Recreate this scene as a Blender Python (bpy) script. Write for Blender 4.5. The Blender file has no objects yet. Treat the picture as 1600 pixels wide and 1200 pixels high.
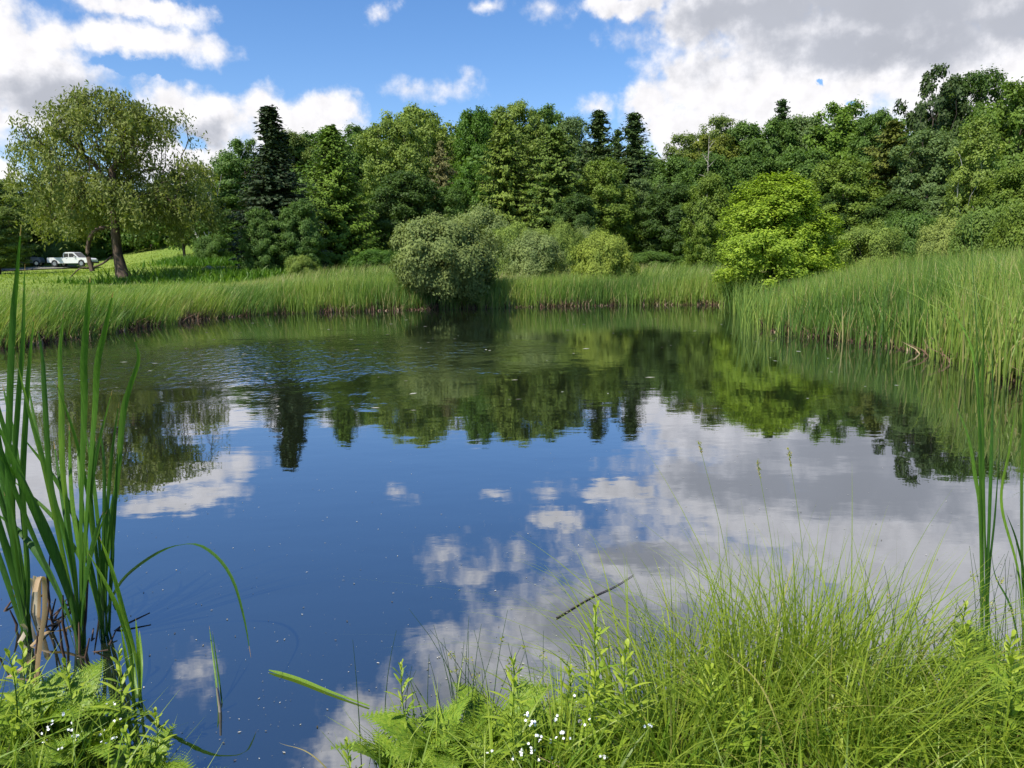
import bpy, math, random
import numpy as np
from mathutils import Vector, Matrix
C = bpy.context.scene.collection
SC = bpy.context.scene
R = np.random.default_rng(7)
PI = math.pi

# ------------------------------------------------------------------ camera
F_PX, PITCH, ROLL, EYE = 1200.0, math.radians(9.0), math.radians(-0.75), 1.7
cam_data = bpy.data.cameras.new('camera')
cam = bpy.data.objects.new('camera', cam_data); C.objects.link(cam)
cam_data.sensor_width = 36; cam_data.lens = 36 * F_PX / 1600
cam_data.clip_start = 0.05; cam_data.clip_end = 3000
_c, _s = math.cos(ROLL), math.sin(ROLL)
_R = Vector((1, 0, 0)); _U = Vector((0, math.sin(PITCH), math.cos(PITCH))); _F = Vector((0, math.cos(PITCH), -math.sin(PITCH)))
_X = _R * _c + _U * _s; _Y = _R * -_s + _U * _c
cam.matrix_world = Matrix(((_X.x, _Y.x, -_F.x, 0), (_X.y, _Y.y, -_F.y, 0), (_X.z, _Y.z, -_F.z, EYE), (0, 0, 0, 1)))
SC.camera = cam

def ray(px, py):
    """survey helper: bearing of a sighting taken from the photograph"""
    x = (px - 800) / F_PX; y = -(py - 600) / F_PX
    x, y = x * _c - y * _s, x * _s + y * _c
    return np.array([x, _F.y + y * _U.y, _F.z + y * _U.z])
def at(px, py, D):
    v = ray(px, py); v = v / math.hypot(v[0], v[1]) * D
    return v + np.array([0, 0, EYE])
def on(px, py, z=0.0):
    v = ray(px, py); return v * ((z - EYE) / v[2]) + np.array([0, 0, EYE])
def azel(px, py):
    v = ray(px, py); return math.degrees(math.atan2(v[0], v[1])), math.degrees(math.atan2(v[2], math.hypot(v[0], v[1])))

# ------------------------------------------------------------------ sun
SUN_AZ, SUN_EL = math.radians(-138), math.radians(54)      # azimuth clockwise from +Y: left, a little behind the camera
sd_ = Vector((math.sin(SUN_AZ) * math.cos(SUN_EL), math.cos(SUN_AZ) * math.cos(SUN_EL), math.sin(SUN_EL)))
sun = bpy.data.lights.new('sun', 'SUN'); sun.energy = 4.8; sun.angle = math.radians(0.5); sun.color = (1.0, 0.95, 0.86)
so = bpy.data.objects.new('sun', sun); C.objects.link(so); so.location = (-30, -20, 40)
so.rotation_euler = sd_.to_track_quat('Z', 'Y').to_euler()

# ------------------------------------------------------------------ exposure and render settings
SC.view_settings.view_transform = 'Standard'; SC.view_settings.look = 'None'
SC.view_settings.exposure = 0.35; SC.view_settings.gamma = 1.0; SC.view_settings.use_curve_mapping = False
SC.render.engine = 'CYCLES'
cy = SC.cycles
cy.max_bounces = 5; cy.diffuse_bounces = 2; cy.glossy_bounces = 3; cy.transmission_bounces = 3; cy.transparent_max_bounces = 4
cy.caustics_reflective = False; cy.caustics_refractive = False
cy.use_adaptive_sampling = True; cy.adaptive_threshold = 0.02
cy.use_denoising = True
try: cy.denoiser = 'OPENIMAGEDENOISE'
except Exception: pass
cy.sample_clamp_indirect = 4

# ------------------------------------------------------------------ node helper
class NT:
    def __init__(s, tree): s.t = tree; s.n = tree.nodes; s.l = tree.links
    def new(s, typ, **kw):
        n = s.n.new(typ)
        for k, v in kw.items(): setattr(n, k, v)
        return n
    def put(s, sock, v):
        if isinstance(v, bpy.types.NodeSocket): s.l.new(v, sock)
        elif v is not None: sock.default_value = v
    def math(s, op, a, b=None, c=None, clamp=False):
        n = s.new('ShaderNodeMath', operation=op, use_clamp=clamp)
        for i, v in enumerate((a, b, c)): s.put(n.inputs[i], v)
        return n.outputs[0]
    def vec(s, op, a, b=None, c=None):
        n = s.new('ShaderNodeVectorMath', operation=op)
        for i, v in enumerate((a, b, c)): s.put(n.inputs[i], v)
        return n.outputs['Value'] if op in ('LENGTH', 'DOT_PRODUCT') else n.outputs[0]
    def noise(s, v, scale, detail=4, rough=.5, dist=0, typ=None):
        n = s.new('ShaderNodeTexNoise'); s.put(n.inputs['Vector'], v)
        n.inputs['Scale'].default_value = scale; n.inputs['Detail'].default_value = detail
        n.inputs['Roughness'].default_value = rough; n.inputs['Distortion'].default_value = dist
        return n.outputs['Fac'], n.outputs['Color']
    def mrange(s, v, a, b, c=0., d=1., smooth=True):
        n = s.new('ShaderNodeMapRange', interpolation_type='SMOOTHSTEP' if smooth else 'LINEAR')
        s.put(n.inputs[0], v)
        for i, x in enumerate((a, b, c, d)): s.put(n.inputs[i + 1], x)
        return n.outputs[0]
    def mix(s, f, a, b, blend='MIX'):
        n = s.new('ShaderNodeMix', data_type='RGBA', blend_type=blend)
        s.put(n.inputs[0], f)
        for i, v in ((6, a), (7, b)):
            if isinstance(v, (tuple, list)) and len(v) == 3: v = (*v, 1)
            s.put(n.inputs[i], v)
        return n.outputs[2]
    def ramp(s, f, stops):
        n = s.new('ShaderNodeValToRGB'); s.put(n.inputs[0], f); e = n.color_ramp.elements
        while len(e) < len(stops): e.new(0.5)
        for i, (p, c) in enumerate(stops): e[i].position = p; e[i].color = (*c, 1)
        return n.outputs[0]

# ------------------------------------------------------------------ sky with clouds (a function of direction only)
W = bpy.data.worlds.new('World'); SC.world = W; W.use_nodes = True
w = NT(W.node_tree); w.n.clear()
sky = w.new('ShaderNodeTexSky', sky_type='NISHITA'); sky.sun_disc = False
sky.sun_elevation = SUN_EL; sky.sun_rotation = SUN_AZ; sky.air_density = 1.0; sky.dust_density = 0.4; sky.ozone_density = 3.0
tc = w.new('ShaderNodeTexCoord').outputs['Generated']
sep = w.new('ShaderNodeSeparateXYZ'); w.l.new(tc, sep.inputs[0])
az = w.math('MULTIPLY', w.math('ARCTAN2', sep.outputs[0], sep.outputs[1]), 57.2958)
el = w.math('MULTIPLY', w.math('ARCSINE', sep.outputs[2]), 57.2958)
cmb = w.new('ShaderNodeCombineXYZ'); w.l.new(az, cmb.inputs[0]); w.l.new(el, cmb.inputs[1]); P0 = cmb.outputs[0]
wn = w.noise(P0, 0.16, 3, .55)[1]
P = w.vec('ADD', P0, w.vec('ADD', w.vec('MULTIPLY', w.vec('SUBTRACT', wn, (.5, .5, .5)), (4.0, 3.0, 0)), w.vec('MULTIPLY', w.vec('SUBTRACT', w.noise(P0, .7, 5, .6)[1], (.5, .5, .5)), (2.4, 1.6, 0))))
def blob_field(pts):
    m = None
    for (a, e, ra, re) in pts:
        q = w.vec('MULTIPLY_ADD', P, (1 / ra, 1 / re, 0), (-a / ra, -e / re, 0))
        ln = w.vec('LENGTH', q)
        m = ln if m is None else w.math('SMOOTH_MIN', m, ln, .35)
    return w.math('SUBTRACT', 1.0, m)
def sightings(rows):
    out = []
    for (x, y, rx, ry, refl) in rows:
        a, e = azel(x, y)
        if refl: e = -e
        k = 57.2958 / F_PX * math.cos(math.radians(min(abs(e), 30)))
        out.append((a, e, rx * k * 1.02, ry * k))
    return out
CLOUDS = sightings([
    (40, 110, 105, 72, 0), (-60, 90, 120, 110, 0), (205, 58, 130, 27, 0), (60, 50, 70, 22, 0), (40, 180, 90, 20, 0),
    (262, 160, 50, 38, 0), (335, 190, 62, 42, 0), (412, 175, 44, 42, 0), (520, 180, 50, 38, 0), (470, 215, 100, 50, 0), (310, 250, 70, 60, 0), (250, 240, 60, 40, 0),
    
    (-5, 272, 34, 22, 0), (985, 0, 90, 18, 0),
    (1020, 155, 52, 40, 0), (1070, 125, 50, 45, 0), (1130, 130, 90, 80, 0), (1250, 110, 200, 120, 0), (1420, 60, 260, 130, 0), (1600, 120, 200, 120, 0),
    (1200, 10, 190, 60, 0), (1070, 30, 60, 40, 0), (1060, 200, 70, 50, 0), (1500, -60, 420, 130, 0), (1130, 210, 130, 50, 0),
    # the part of the sky above the frame, sighted in the pond's mirror
    (870, 815, 40, 20, 1),
    (1240, 800, 270, 75, 1), (1080, 900, 250, 90, 1), (900, 990, 210, 100, 1), (760, 1060, 170, 95, 1), (600, 1150, 140, 75, 1), (1500, 880, 330, 160, 1),
    (1300, 1050, 420, 140, 1), (900, 1200, 420, 130, 1), (70, 740, 60, 40, 1), (280, 785, 90, 18, 1)])
WISPS = sightings([(640, 136, 62, 36, 0), (700, 140, 80, 30, 0), (922, 168, 34, 34, 0), (600, 18, 34, 24, 0), (755, 2, 56, 20, 0), (862, 8, 60, 36, 0),
    (690, 880, 66, 54, 1), (745, 892, 74, 46, 1), (800, 855, 70, 40, 1), (305, 1050, 40, 70, 1)])
GREYS = sightings([
    (1390, 70, 250, 38, 0), (1600, 30, 260, 40, 0), (1180, 18, 190, 34, 0), (1330, 10, 300, 50, 0), (90, 150, 90, 40, 0), (300, 200, 60, 22, 0),
    (1330, 770, 220, 50, 1), (900, 960, 130, 60, 1), (1000, 1000, 260, 70, 1), (700, 1100, 160, 80, 1), (1250, 1130, 300, 90, 1), (1000, 870, 110, 30, 1)])
fb = w.noise(P0, 0.42, 8, .58)[0]
fb2 = w.noise(w.vec('ADD', P0, (-0.55, 0.6, 0)), 0.42, 8, .58)[0]
fld = w.math('MAXIMUM', blob_field(CLOUDS), w.math('SUBTRACT', w.math('MULTIPLY', blob_field(WISPS), .55), .27))
holes = blob_field(sightings([(1283, 136, 9, 8, 0), (215, 105, 60, 9, 0), (1330, 170, 12, 5, 0), (300, 215, 24, 16, 0)]))
dens = w.math('ADD', w.math('MULTIPLY', fld, 1.25), w.math('MULTIPLY', w.math('SUBTRACT', fb, .5), 1.7))
dens = w.math('SUBTRACT', dens, w.math('MULTIPLY', w.mrange(holes, -.3, 1.5), 2.0))
alpha = w.mrange(dens, -0.2, 0.62)
soft0 = w.noise(P0, .14, 4, .5)[0]
g = w.math('ADD', blob_field(GREYS), w.math('MULTIPLY', w.math('SUBTRACT', fb2, .5), 1.6))
grey = w.mrange(g, -.25, .75)
relief = w.math('MULTIPLY', w.math('SUBTRACT', fb, fb2), 3.2)
soft = w.noise(P0, .11, 5, .6)[0]
lum = w.math("ADD", w.math("SUBTRACT", 1.04, w.math("MULTIPLY", grey, .43)), w.math("MULTIPLY", w.math('MULTIPLY', relief, w.math('SUBTRACT', 1.0, grey)), .17))
lum = w.math('ADD', lum, w.math('MULTIPLY', w.math('SUBTRACT', soft, .5), .14), clamp=False)
lum = w.math('MAXIMUM', w.math('MINIMUM', lum, 1.12), .2)
tint = w.mix(grey, (7.6, 7.5, 7.7), (6.6, 6.9, 7.8))
cloud = w.vec('MULTIPLY', tint, w.vec('SCALE', (1, 1, 1)))
sc_ = w.new('ShaderNodeVectorMath', operation='SCALE'); w.l.new(tint, sc_.inputs[0]); w.l.new(lum, sc_.inputs['Scale'])
hs = w.new('ShaderNodeHueSaturation'); hs.inputs['Saturation'].default_value = 1.22; hs.inputs["Value"].default_value = 1.28; w.l.new(sky.outputs[0], hs.inputs['Color'])
final = w.mix(alpha, w.mix(1.0, hs.outputs[0], (1.0, .97, 1.06), 'MULTIPLY'), sc_.outputs[0])
bg = w.new('ShaderNodeBackground'); w.l.new(final, bg.inputs[0]); bg.inputs[1].default_value = 0.1
wo = w.new('ShaderNodeOutputWorld'); w.l.new(bg.outputs[0], wo.inputs[0])

# ------------------------------------------------------------------ object helpers
def tag(o, label=None, cat=None, group=None, kind=None):
    if label: o['label'] = label
    if cat: o['category'] = cat
    if group: o['group'] = group
    if kind: o['kind'] = kind
    return o
def empty(name, loc, rz=0.0):
    o = bpy.data.objects.new(name, None); C.objects.link(o); o.empty_display_size = .2
    o.location = loc; o.rotation_euler = (0, 0, rz); return o
def link(name, me, parent=None, color=None):
    o = bpy.data.objects.new(name, me); C.objects.link(o)
    if parent: o.parent = parent
    if color: o.color = (*color, 1)
    return o
class MB:
    """collects quads (as arrays) with one number per face"""
    def __init__(s): s.V = []; s.F = []; s.A = []; s.n = 0
    def add(s, V, F, a=0.5):
        V = np.asarray(V, float).reshape(-1, 3); F = np.asarray(F, int).reshape(-1, 4)
        s.V.append(V); s.F.append(F + s.n); s.n += len(V)
        s.A.append(np.broadcast_to(np.asarray(a, float), (len(F),)).copy())
    def mesh(s, name, mats, smooth=False, weld=False):
        V = np.concatenate(s.V); F = np.concatenate(s.F); A = np.concatenate(s.A)
        me = bpy.data.meshes.new(name)
        me.vertices.add(len(V)); me.vertices.foreach_set('co', V.astype(np.float32).ravel())
        me.loops.add(len(F) * 4); me.loops.foreach_set('vertex_index', F.astype(np.int32).ravel())
        me.polygons.add(len(F)); me.polygons.foreach_set('loop_start', np.arange(0, len(F) * 4, 4, dtype=np.int32))
        at_ = me.attributes.new('v', 'FLOAT', 'FACE'); at_.data.foreach_set('value', A.astype(np.float32))
        me.update(calc_edges=True)
        if smooth: me.polygons.foreach_set('use_smooth', np.ones(len(F), bool))
        for m in (mats if isinstance(mats, (list, tuple)) else [mats]): me.materials.append(m)
        return me
def norm(v): return v / np.maximum(np.linalg.norm(v, axis=-1, keepdims=True), 1e-9)
def tube(mb, pts, rad, sides=6, a=0.5):
    pts = np.asarray(pts, float); rad = np.broadcast_to(np.asarray(rad, float), (len(pts),))
    t = norm(np.gradient(pts, axis=0)); ref = np.array([1., 0, 0]) if abs(t[0][2]) > .5 else np.array([0, 0, 1.])
    u = norm(np.cross(t, ref)); v = np.cross(t, u)
    an = np.linspace(0, 2 * PI, sides, endpoint=False)
    V = pts[:, None] + rad[:, None, None] * (np.cos(an)[None, :, None] * u[:, None] + np.sin(an)[None, :, None] * v[:, None])
    n = len(pts); i = np.arange(n - 1)[:, None] * sides; j = np.arange(sides)[None]; k = (j + 1) % sides
    F = np.stack([i + j, i + k, i + sides + k, i + sides + j], -1)
    mb.add(V, F, a)
def rhombi(mb, pos, nrm, size, aspect=1.6, axis=None, a=None, rng=R, fold=0.0):
    """one pointed leaf per position, lying square to nrm"""
    n = len(pos); nrm = norm(nrm)
    if axis is None: axis = rng.normal(size=(n, 3))
    t = norm(axis - nrm * np.sum(axis * nrm, 1, keepdims=True)); b = np.cross(nrm, t)
    L = (np.asarray(size) * np.ones(n))[:, None] * .5 * math.sqrt(aspect); Wd = L / aspect
    V = np.stack([pos - t * L, pos + b * Wd - t * L * .1 + nrm * fold * Wd, pos + t * L, pos - b * Wd - t * L * .1 + nrm * fold * Wd], 1)
    mb.add(V, np.arange(n * 4).reshape(n, 4), rng.random(n) if a is None else a)
def blades(mb, base, h, lean, width, segs=4, a=None, rng=R, droop=0.0, face=None):
    """ribbons standing on base (n,3), bending towards lean (n,3), pointed"""
    n = len(base); h = np.asarray(h) * np.ones(n); width = np.asarray(width) * np.ones(n)
    t = np.linspace(0, 1, segs + 1)
    z = t[None] * h[:, None]; cv = (t ** 1.8)[None, :, None]
    Pn = base[:, None] + lean[:, None] * cv * h[:, None, None]
    Pn[..., 2] += z - (droop * np.ones(n))[:, None] * h[:, None] * (t ** 2.6)[None]
    ang = rng.random(n) * 2 * PI if face is None else face
    sv = np.stack([np.cos(ang), np.sin(ang), np.zeros(n)], 1)
    prof = np.minimum(1, .55 + t * 1.6) * np.maximum(.03, (1 - t ** 2.2))
    S = sv[:, None] * (width[:, None] * prof[None])[..., None] * .5
    V = np.stack([Pn - S, Pn + S], 2)
    i = (np.arange(n) * (segs + 1) * 2)[:, None] + np.arange(segs)[None] * 2
    F = np.stack([i, i + 1, i + 3, i + 2], -1)
    mb.add(V, F, np.repeat(rng.random(n) if a is None else a, segs))
def spline(pts, n):
    """Catmull-Rom through the points"""
    p = np.asarray(pts, float); p = np.vstack([2 * p[0] - p[1], p, 2 * p[-1] - p[-2]])
    out = []; m = len(p) - 3; tt = np.linspace(0, m - 1e-6, n)
    for t in tt:
        i = int(t); u = t - i; a, b, c, d = p[i:i + 4]
        out.append(.5 * ((2 * b) + (c - a) * u + (2 * a - 5 * b + 4 * c - d) * u * u + (3 * b - a - 3 * c + d) * u ** 3))
    return np.array(out)
def ribbon(mb, pts, width, side, fold=.25, a=.5, prof=None, n=26):
    """a long folded leaf along a spline; side = direction of its width"""
    p = spline(pts, n); t = np.linspace(0, 1, n)
    if prof is None: prof = np.minimum(1, .38 + 1.3 * t) * np.maximum(.02, 1 - t ** 4) ** .8
    tg = norm(np.gradient(p, axis=0)); sd = np.asarray(side, float) * np.ones((n, 3)); sd = norm(sd - tg * np.sum(sd * tg, 1, keepdims=True))
    nn = np.cross(tg, sd); wd = (width * prof * .5)[:, None]
    V = np.stack([p - sd * wd + nn * wd * fold, p, p + sd * wd + nn * wd * fold], 1)
    i = np.arange(n - 1)[:, None] * 3 + np.arange(2)[None]
    F = np.stack([i, i + 1, i + 4, i + 3], -1)
    mb.add(V, F, a)
def box(mb, c, s, a=.5):
    c = np.array(c, float); s = np.array(s, float) / 2
    V = np.array([[x, y, z] for z in (-1, 1) for y in (-1, 1) for x in (-1, 1)]) * s + c
    mb.add(V, [[0, 2, 3, 1], [4, 5, 7, 6], [0, 1, 5, 4], [2, 6, 7, 3], [0, 4, 6, 2], [1, 3, 7, 5]], a)

# ------------------------------------------------------------------ materials
def mat(name):
    m = bpy.data.materials.new(name); m.use_nodes = True; t = NT(m.node_tree); t.n.clear()
    out = t.new('ShaderNodeOutputMaterial'); return m, t, out
def attr_v(t):
    n = t.new('ShaderNodeAttribute'); n.attribute_name = 'v'; return n.outputs['Fac']
def leaf_shader(t, out, col, trans=.35, rough=.5, spec=.3, tboost=(1.15, 1.2, .55)):
    p = t.new('ShaderNodeBsdfPrincipled'); t.put(p.inputs['Base Color'], col)
    p.inputs['Roughness'].default_value = rough; p.inputs['Specular IOR Level'].default_value = spec
    tr = t.new('ShaderNodeBsdfTranslucent'); t.put(tr.inputs[0], t.mix(1.0, col, tboost, 'MULTIPLY'))
    mx = t.new('ShaderNodeMixShader'); mx.inputs[0].default_value = trans
    t.l.new(p.outputs[0], mx.inputs[1]); t.l.new(tr.outputs[0], mx.inputs[2]); t.l.new(mx.outputs[0], out.inputs[0])
def foliage_mat(name, trans=.35, rough=.55, spec=.25, var=.55):
    """leaf colour = the object's own colour, varied leaf by leaf and over the crown"""
    m, t, out = mat(name)
    oc = t.new('ShaderNodeObjectInfo')
    v = attr_v(t)
    geo = t.new('ShaderNodeTexCoord').outputs['Object']
    big = t.noise(geo, .9, 3, .6)[0]
    val = t.math('ADD', t.math('MULTIPLY', v, var), t.math('MULTIPLY', t.mrange(big, .3, .7), .5))
    a = t.mix(1.0, oc.outputs['Color'], (.85, .85, .8), 'MULTIPLY'); b = t.mix(1.0, oc.outputs['Color'], (2.0, 1.65, 1.3), 'MULTIPLY')
    leaf_shader(t, out, t.mix(val, a, b), trans, rough, spec)
    return m
def blade_mat(name, stops, trans=.4, rough=.45, spec=.35):
    m, t, out = mat(name)
    leaf_shader(t, out, t.ramp(attr_v(t), stops), trans, rough, spec); return m
def plain_mat(name, c1, c2, scale=3, rough=.8, spec=.3, metallic=0, bump=0, stretch=(1, 1, 1), detail=6):
    m, t, out = mat(name)
    g = t.vec('MULTIPLY', t.new('ShaderNodeTexCoord').outputs['Object'], stretch)
    f = t.noise(g, scale, detail, .6)[0]
    p = t.new('ShaderNodeBsdfPrincipled'); t.put(p.inputs['Base Color'], t.mix(t.mrange(f, .3, .7), c1, c2))
    p.inputs['Roughness'].default_value = rough; p.inputs['Specular IOR Level'].default_value = spec; p.inputs['Metallic'].default_value = metallic
    if bump:
        b = t.new('ShaderNodeBump'); b.inputs['Strength'].default_value = bump; b.inputs['Distance'].default_value = .05; t.l.new(f, b.inputs['Height']); t.l.new(b.outputs[0], p.inputs['Normal'])
    t.l.new(p.outputs[0], out.inputs[0]); return m
M_LEAF = foliage_mat('tree_leaves'); M_SILVER = foliage_mat('willow_leaves', .3, .6, .2, .7); M_NEEDLE = foliage_mat('needles', .12, .6, .2)
M_BARK = plain_mat('bark', (.035, .026, .02), (.12, .1, .08), 2.5, .9, .2, bump=.8, stretch=(4, 4, .7))
M_PALEBARK = plain_mat('pale_bark', (.25, .24, .21), (.5, .48, .43), 2, .8, .2, bump=.4, stretch=(2, 2, 1))
M_DEAD = plain_mat('dead_wood', (.2, .17, .14), (.42, .38, .33), 3, .9, .2, stretch=(4, 4, .6))
M_REED = blade_mat('reed_blades', [(0, (.07, .15, .03)), (.45, (.17, .29, .05)), (.8, (.33, .43, .08)), (.93, (.42, .42, .13)), (1, (.45, .36, .18))], .4)
M_STUB = blade_mat('dead_reed', [(0, (.05, .03, .022)), (.5, (.2, .12, .08)), (1, (.5, .38, .24))], .1, .8, .1)
M_CAT = None
M_GRASS = blade_mat('grass_blades', [(0, (.07, .13, .015)), (.4, (.18, .27, .025)), (.85, (.36, .44, .045)), (.95, (.35, .38, .06)), (1, (.42, .33, .15))], .4)
M_FERN = blade_mat('fern_frond', [(0, (.08, .17, .02)), (.5, (.20, .33, .03)), (1, (.37, .47, .05))], .4)
M_WEED = blade_mat('weed_leaf', [(0, (.08, .18, .015)), (.5, (.22, .35, .03)), (1, (.42, .50, .05))], .4)
M_PETAL = plain_mat('petal', (.8, .8, .78), (.9, .9, .9), 20, .6)
M_MEADOW = blade_mat('meadow_grass', [(0, (.10, .18, .03)), (.4, (.22, .32, .06)), (.7, (.36, .40, .11)), (1, (.55, .45, .27))], .35)

m, t, out = mat('cattail_leaf')
c_ = t.ramp(attr_v(t), [(0, (.03, .09, .015)), (.35, (.06, .16, .02)), (.7, (.14, .28, .03)), (.92, (.27, .43, .05)), (.96, (.42, .36, .12)), (1, (.45, .30, .14))])
vein = t.noise(t.vec('MULTIPLY', t.new('ShaderNodeTexCoord').outputs['Object'], (190, 190, 5)), 1, 3, .6)[0]
blot = t.noise(t.new('ShaderNodeTexCoord').outputs['Object'], 26, 4, .7)[0]
c_ = t.mix(t.mrange(vein, .3, .7), t.mix(1.0, c_, (.72, .76, .7), 'MULTIPLY'), t.mix(1.0, c_, (1.2, 1.15, 1.1), 'MULTIPLY'))
c_ = t.mix(t.mrange(blot, .68, .74), c_, (.30, .26, .10))
leaf_shader(t, out, c_, .42, .45, .35); M_CAT = m

# ------------------------------------------------------------------ terrain
POND = np.array([(-12.5, 14.0), (-11.04, 16.51), (-10.85, 18.59), (-10.6, 21.24), (-10.28, 24.77), (-8.68, 27.58), (-3.79, 28.78), (0.04, 29.57), (5.05, 30.17), (8.57, 29.33),
                 (7.5, 22.2), (6.15, 17.5), (6.92, 16.51), (7.5, 14.89), (7.57, 12.86), (6.94, 10.26), (7.6, 7.5), (6.8, 5.2), (4.4, 3.6), (2.5, 2.95), (1.3, 2.75), (.55, 2.7), (0.0, 2.55),
                 (-.38, 2.45), (-.5, 2.1), (-.62, 1.75), (-.9, 1.8), (-1.02, 2.15), (-1.3, 2.42), (-2.1, 2.75), (-3.6, 3.5), (-7.5, 5.5), (-11.5, 9.5)])
def pond_sd(x, y):
    x = np.asarray(x, float); y = np.asarray(y, float); P = np.stack([x, y], -1); best = np.full(x.shape, 1e9); inside = np.zeros(x.shape, bool)
    n = len(POND)
    for i in range(n):
        a, b = POND[i], POND[(i + 1) % n]; e = b - a; wv = P - a
        t = np.clip((wv @ e) / (e @ e), 0, 1)
        d = np.hypot(wv[..., 0] - t * e[0], wv[..., 1] - t * e[1]); best = np.minimum(best, d)
        cond = (a[1] > y) != (b[1] > y)
        xs = a[0] + (y - a[1]) / (b[1] - a[1] + 1e-12) * e[0]
        inside ^= cond & (x < xs)
    return np.where(inside, -best, best)
AZK = np.array([-180, -45, -29, -22, -12, 0, 15, 35, 60, 180.])
DK = np.array([0, 25, 33, 47, 60, 75, 95, 130, 200, 800.])
HK = np.array([[0, 0, .1, .2, .3, .4, .5, .6, 1, 1], [0, .1, .3, .65, .75, .85, .95, 4, 8, 10], [0, .1, .3, .72, .85, .95, 1.05, 5, 12, 16], [0, .1, .3, .8, 1.2, 1.8, 2.6, 8, 16, 20],
               [0, .1, .35, .95, 1.4, 2.4, 5, 9, 16, 20], [0, .05, .25, .7, 1.0, 2.2, 5.5, 11, 18, 24], [0, .05, .25, .7, 1.0, 2.2, 5, 10, 18, 24], [0, .1, .4, .9, 1.6, 3, 6, 10, 18, 24],
               [0, .1, .3, .5, 1, 2, 4, 8, 12, 16], [0, 0, .1, .2, .3, .4, .5, .6, 1, 1]])
def ground(x, y):
    x = np.asarray(x, float); y = np.asarray(y, float)
    D = np.hypot(x, y); a = np.degrees(np.arctan2(x, y))
    ia = np.clip(np.searchsorted(AZK, a) - 1, 0, len(AZK) - 2); fa = (a - AZK[ia]) / (AZK[ia + 1] - AZK[ia]); fa = fa * fa * (3 - 2 * fa)
    idd = np.clip(np.searchsorted(DK, D) - 1, 0, len(DK) - 2); fd = np.clip((D - DK[idd]) / (DK[idd + 1] - DK[idd]), 0, 1)
    h = (HK[ia, idd] * (1 - fa) + HK[ia + 1, idd] * fa) * (1 - fd) + (HK[ia, idd + 1] * (1 - fa) + HK[ia + 1, idd + 1] * fa) * fd
    s = pond_sd(x, y)
    h = h * np.clip(s / 5, 0, 1)
    up = .16 * np.clip(s / .5, 0, 1) + .004 * np.clip(s, 0, 30)
    h = h + up + .03 * np.sin(x * 1.3 + 1) * np.cos(y * 1.1) * np.clip(s, 0, 1) + .12 * np.sin(x * .17) * np.sin(y * .13) * np.clip(D - 40, 0, 20) / 20
    return np.where(s < 0, -.7 * np.clip(-s / 1.6, 0, 1) ** .7, h)
def gz(x, y): return float(ground(np.array([x]), np.array([y]))[0])

rr = np.concatenate([[0.0], np.geomspace(.4, 1200, 300)]); na = 480
aa = np.linspace(0, 2 * PI, na, endpoint=False)
X = rr[:, None] * np.sin(aa)[None]; Y = rr[:, None] * np.cos(aa)[None]; Z = ground(X, Y)
V = np.stack([X, Y, Z], -1)
i = np.arange(len(rr) - 1)[:, None] * na; j = np.arange(na)[None]; k = (j + 1) % na
mb = MB(); S_ = pond_sd(X, Y)
Fq = np.stack([i + j, i + k, i + na + k, i + na + j], -1)[:, :, ::-1]
mb.add(V, Fq, np.clip(S_[:-1].ravel() / 3, -1, 1))
m, t, out = mat('meadow_ground')
g_ = t.new('ShaderNodeTexCoord').outputs['Object']
n1 = t.noise(g_, .12, 6, .6)[0]; n2 = t.noise(g_, 1.7, 8, .7)[0]; n3 = t.noise(t.vec('MULTIPLY', g_, (1, .35, 1)), 9, 5, .7)[0]
cg = t.mix(t.mrange(n1, .35, .65), (.17, .25, .045), (.25, .32, .065))
cg = t.mix(t.mrange(n2, .42, .7), cg, (.14, .21, .03))
cg = t.mix(t.mrange(n3, .5, .75), cg, (.24, .27, .08))
mudf = t.mrange(attr_v(t), .02, .2)
cg = t.mix(mudf, (.035, .028, .018), cg)
p = t.new('ShaderNodeBsdfPrincipled'); t.put(p.inputs['Base Color'], cg); p.inputs['Roughness'].default_value = .95; p.inputs['Specular IOR Level'].default_value = .1
b = t.new('ShaderNodeBump'); b.inputs['Strength'].default_value = 1; b.inputs['Distance'].default_value = .15; t.l.new(n2, b.inputs['Height']); t.l.new(b.outputs[0], p.inputs['Normal'])
t.l.new(p.outputs[0], out.inputs[0])
gnd = link('ground', mb.mesh('ground', m, smooth=True)); tag(gnd, 'gently rising green meadow and wooded hillside around the pond', 'ground', kind='structure')

# gravel track across the left field, a strip laid on the ground
trk = [at(-260, 416, 96), at(-60, 413, 96), at(60, 410, 97), at(118, 408, 98)]
pts = spline([(q[0], q[1], 0) for q in trk], 60); tg = norm(np.gradient(pts, axis=0)); nn = np.stack([-tg[:, 1], tg[:, 0], tg[:, 2] * 0], 1)
mb = MB(); rows = []
for o_ in np.linspace(-1.1, 1.1, 7):
    q = pts + nn * o_; q[:, 2] = ground(q[:, 0], q[:, 1]) + .14; rows.append(q)
Vr = np.stack(rows, 1); i = np.arange(59)[:, None] * 7 + np.arange(6)[None]
mb.add(Vr, np.stack([i, i + 1, i + 8, i + 7], -1))
path = link('gravel_track', mb.mesh('gravel_track', plain_mat('gravel', (.17, .17, .13), (.27, .26, .22), 6, .95, .1), smooth=True)); tag(path, 'pale grey gravel track ending by the white pickup at the far left', 'track', kind='structure')

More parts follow.
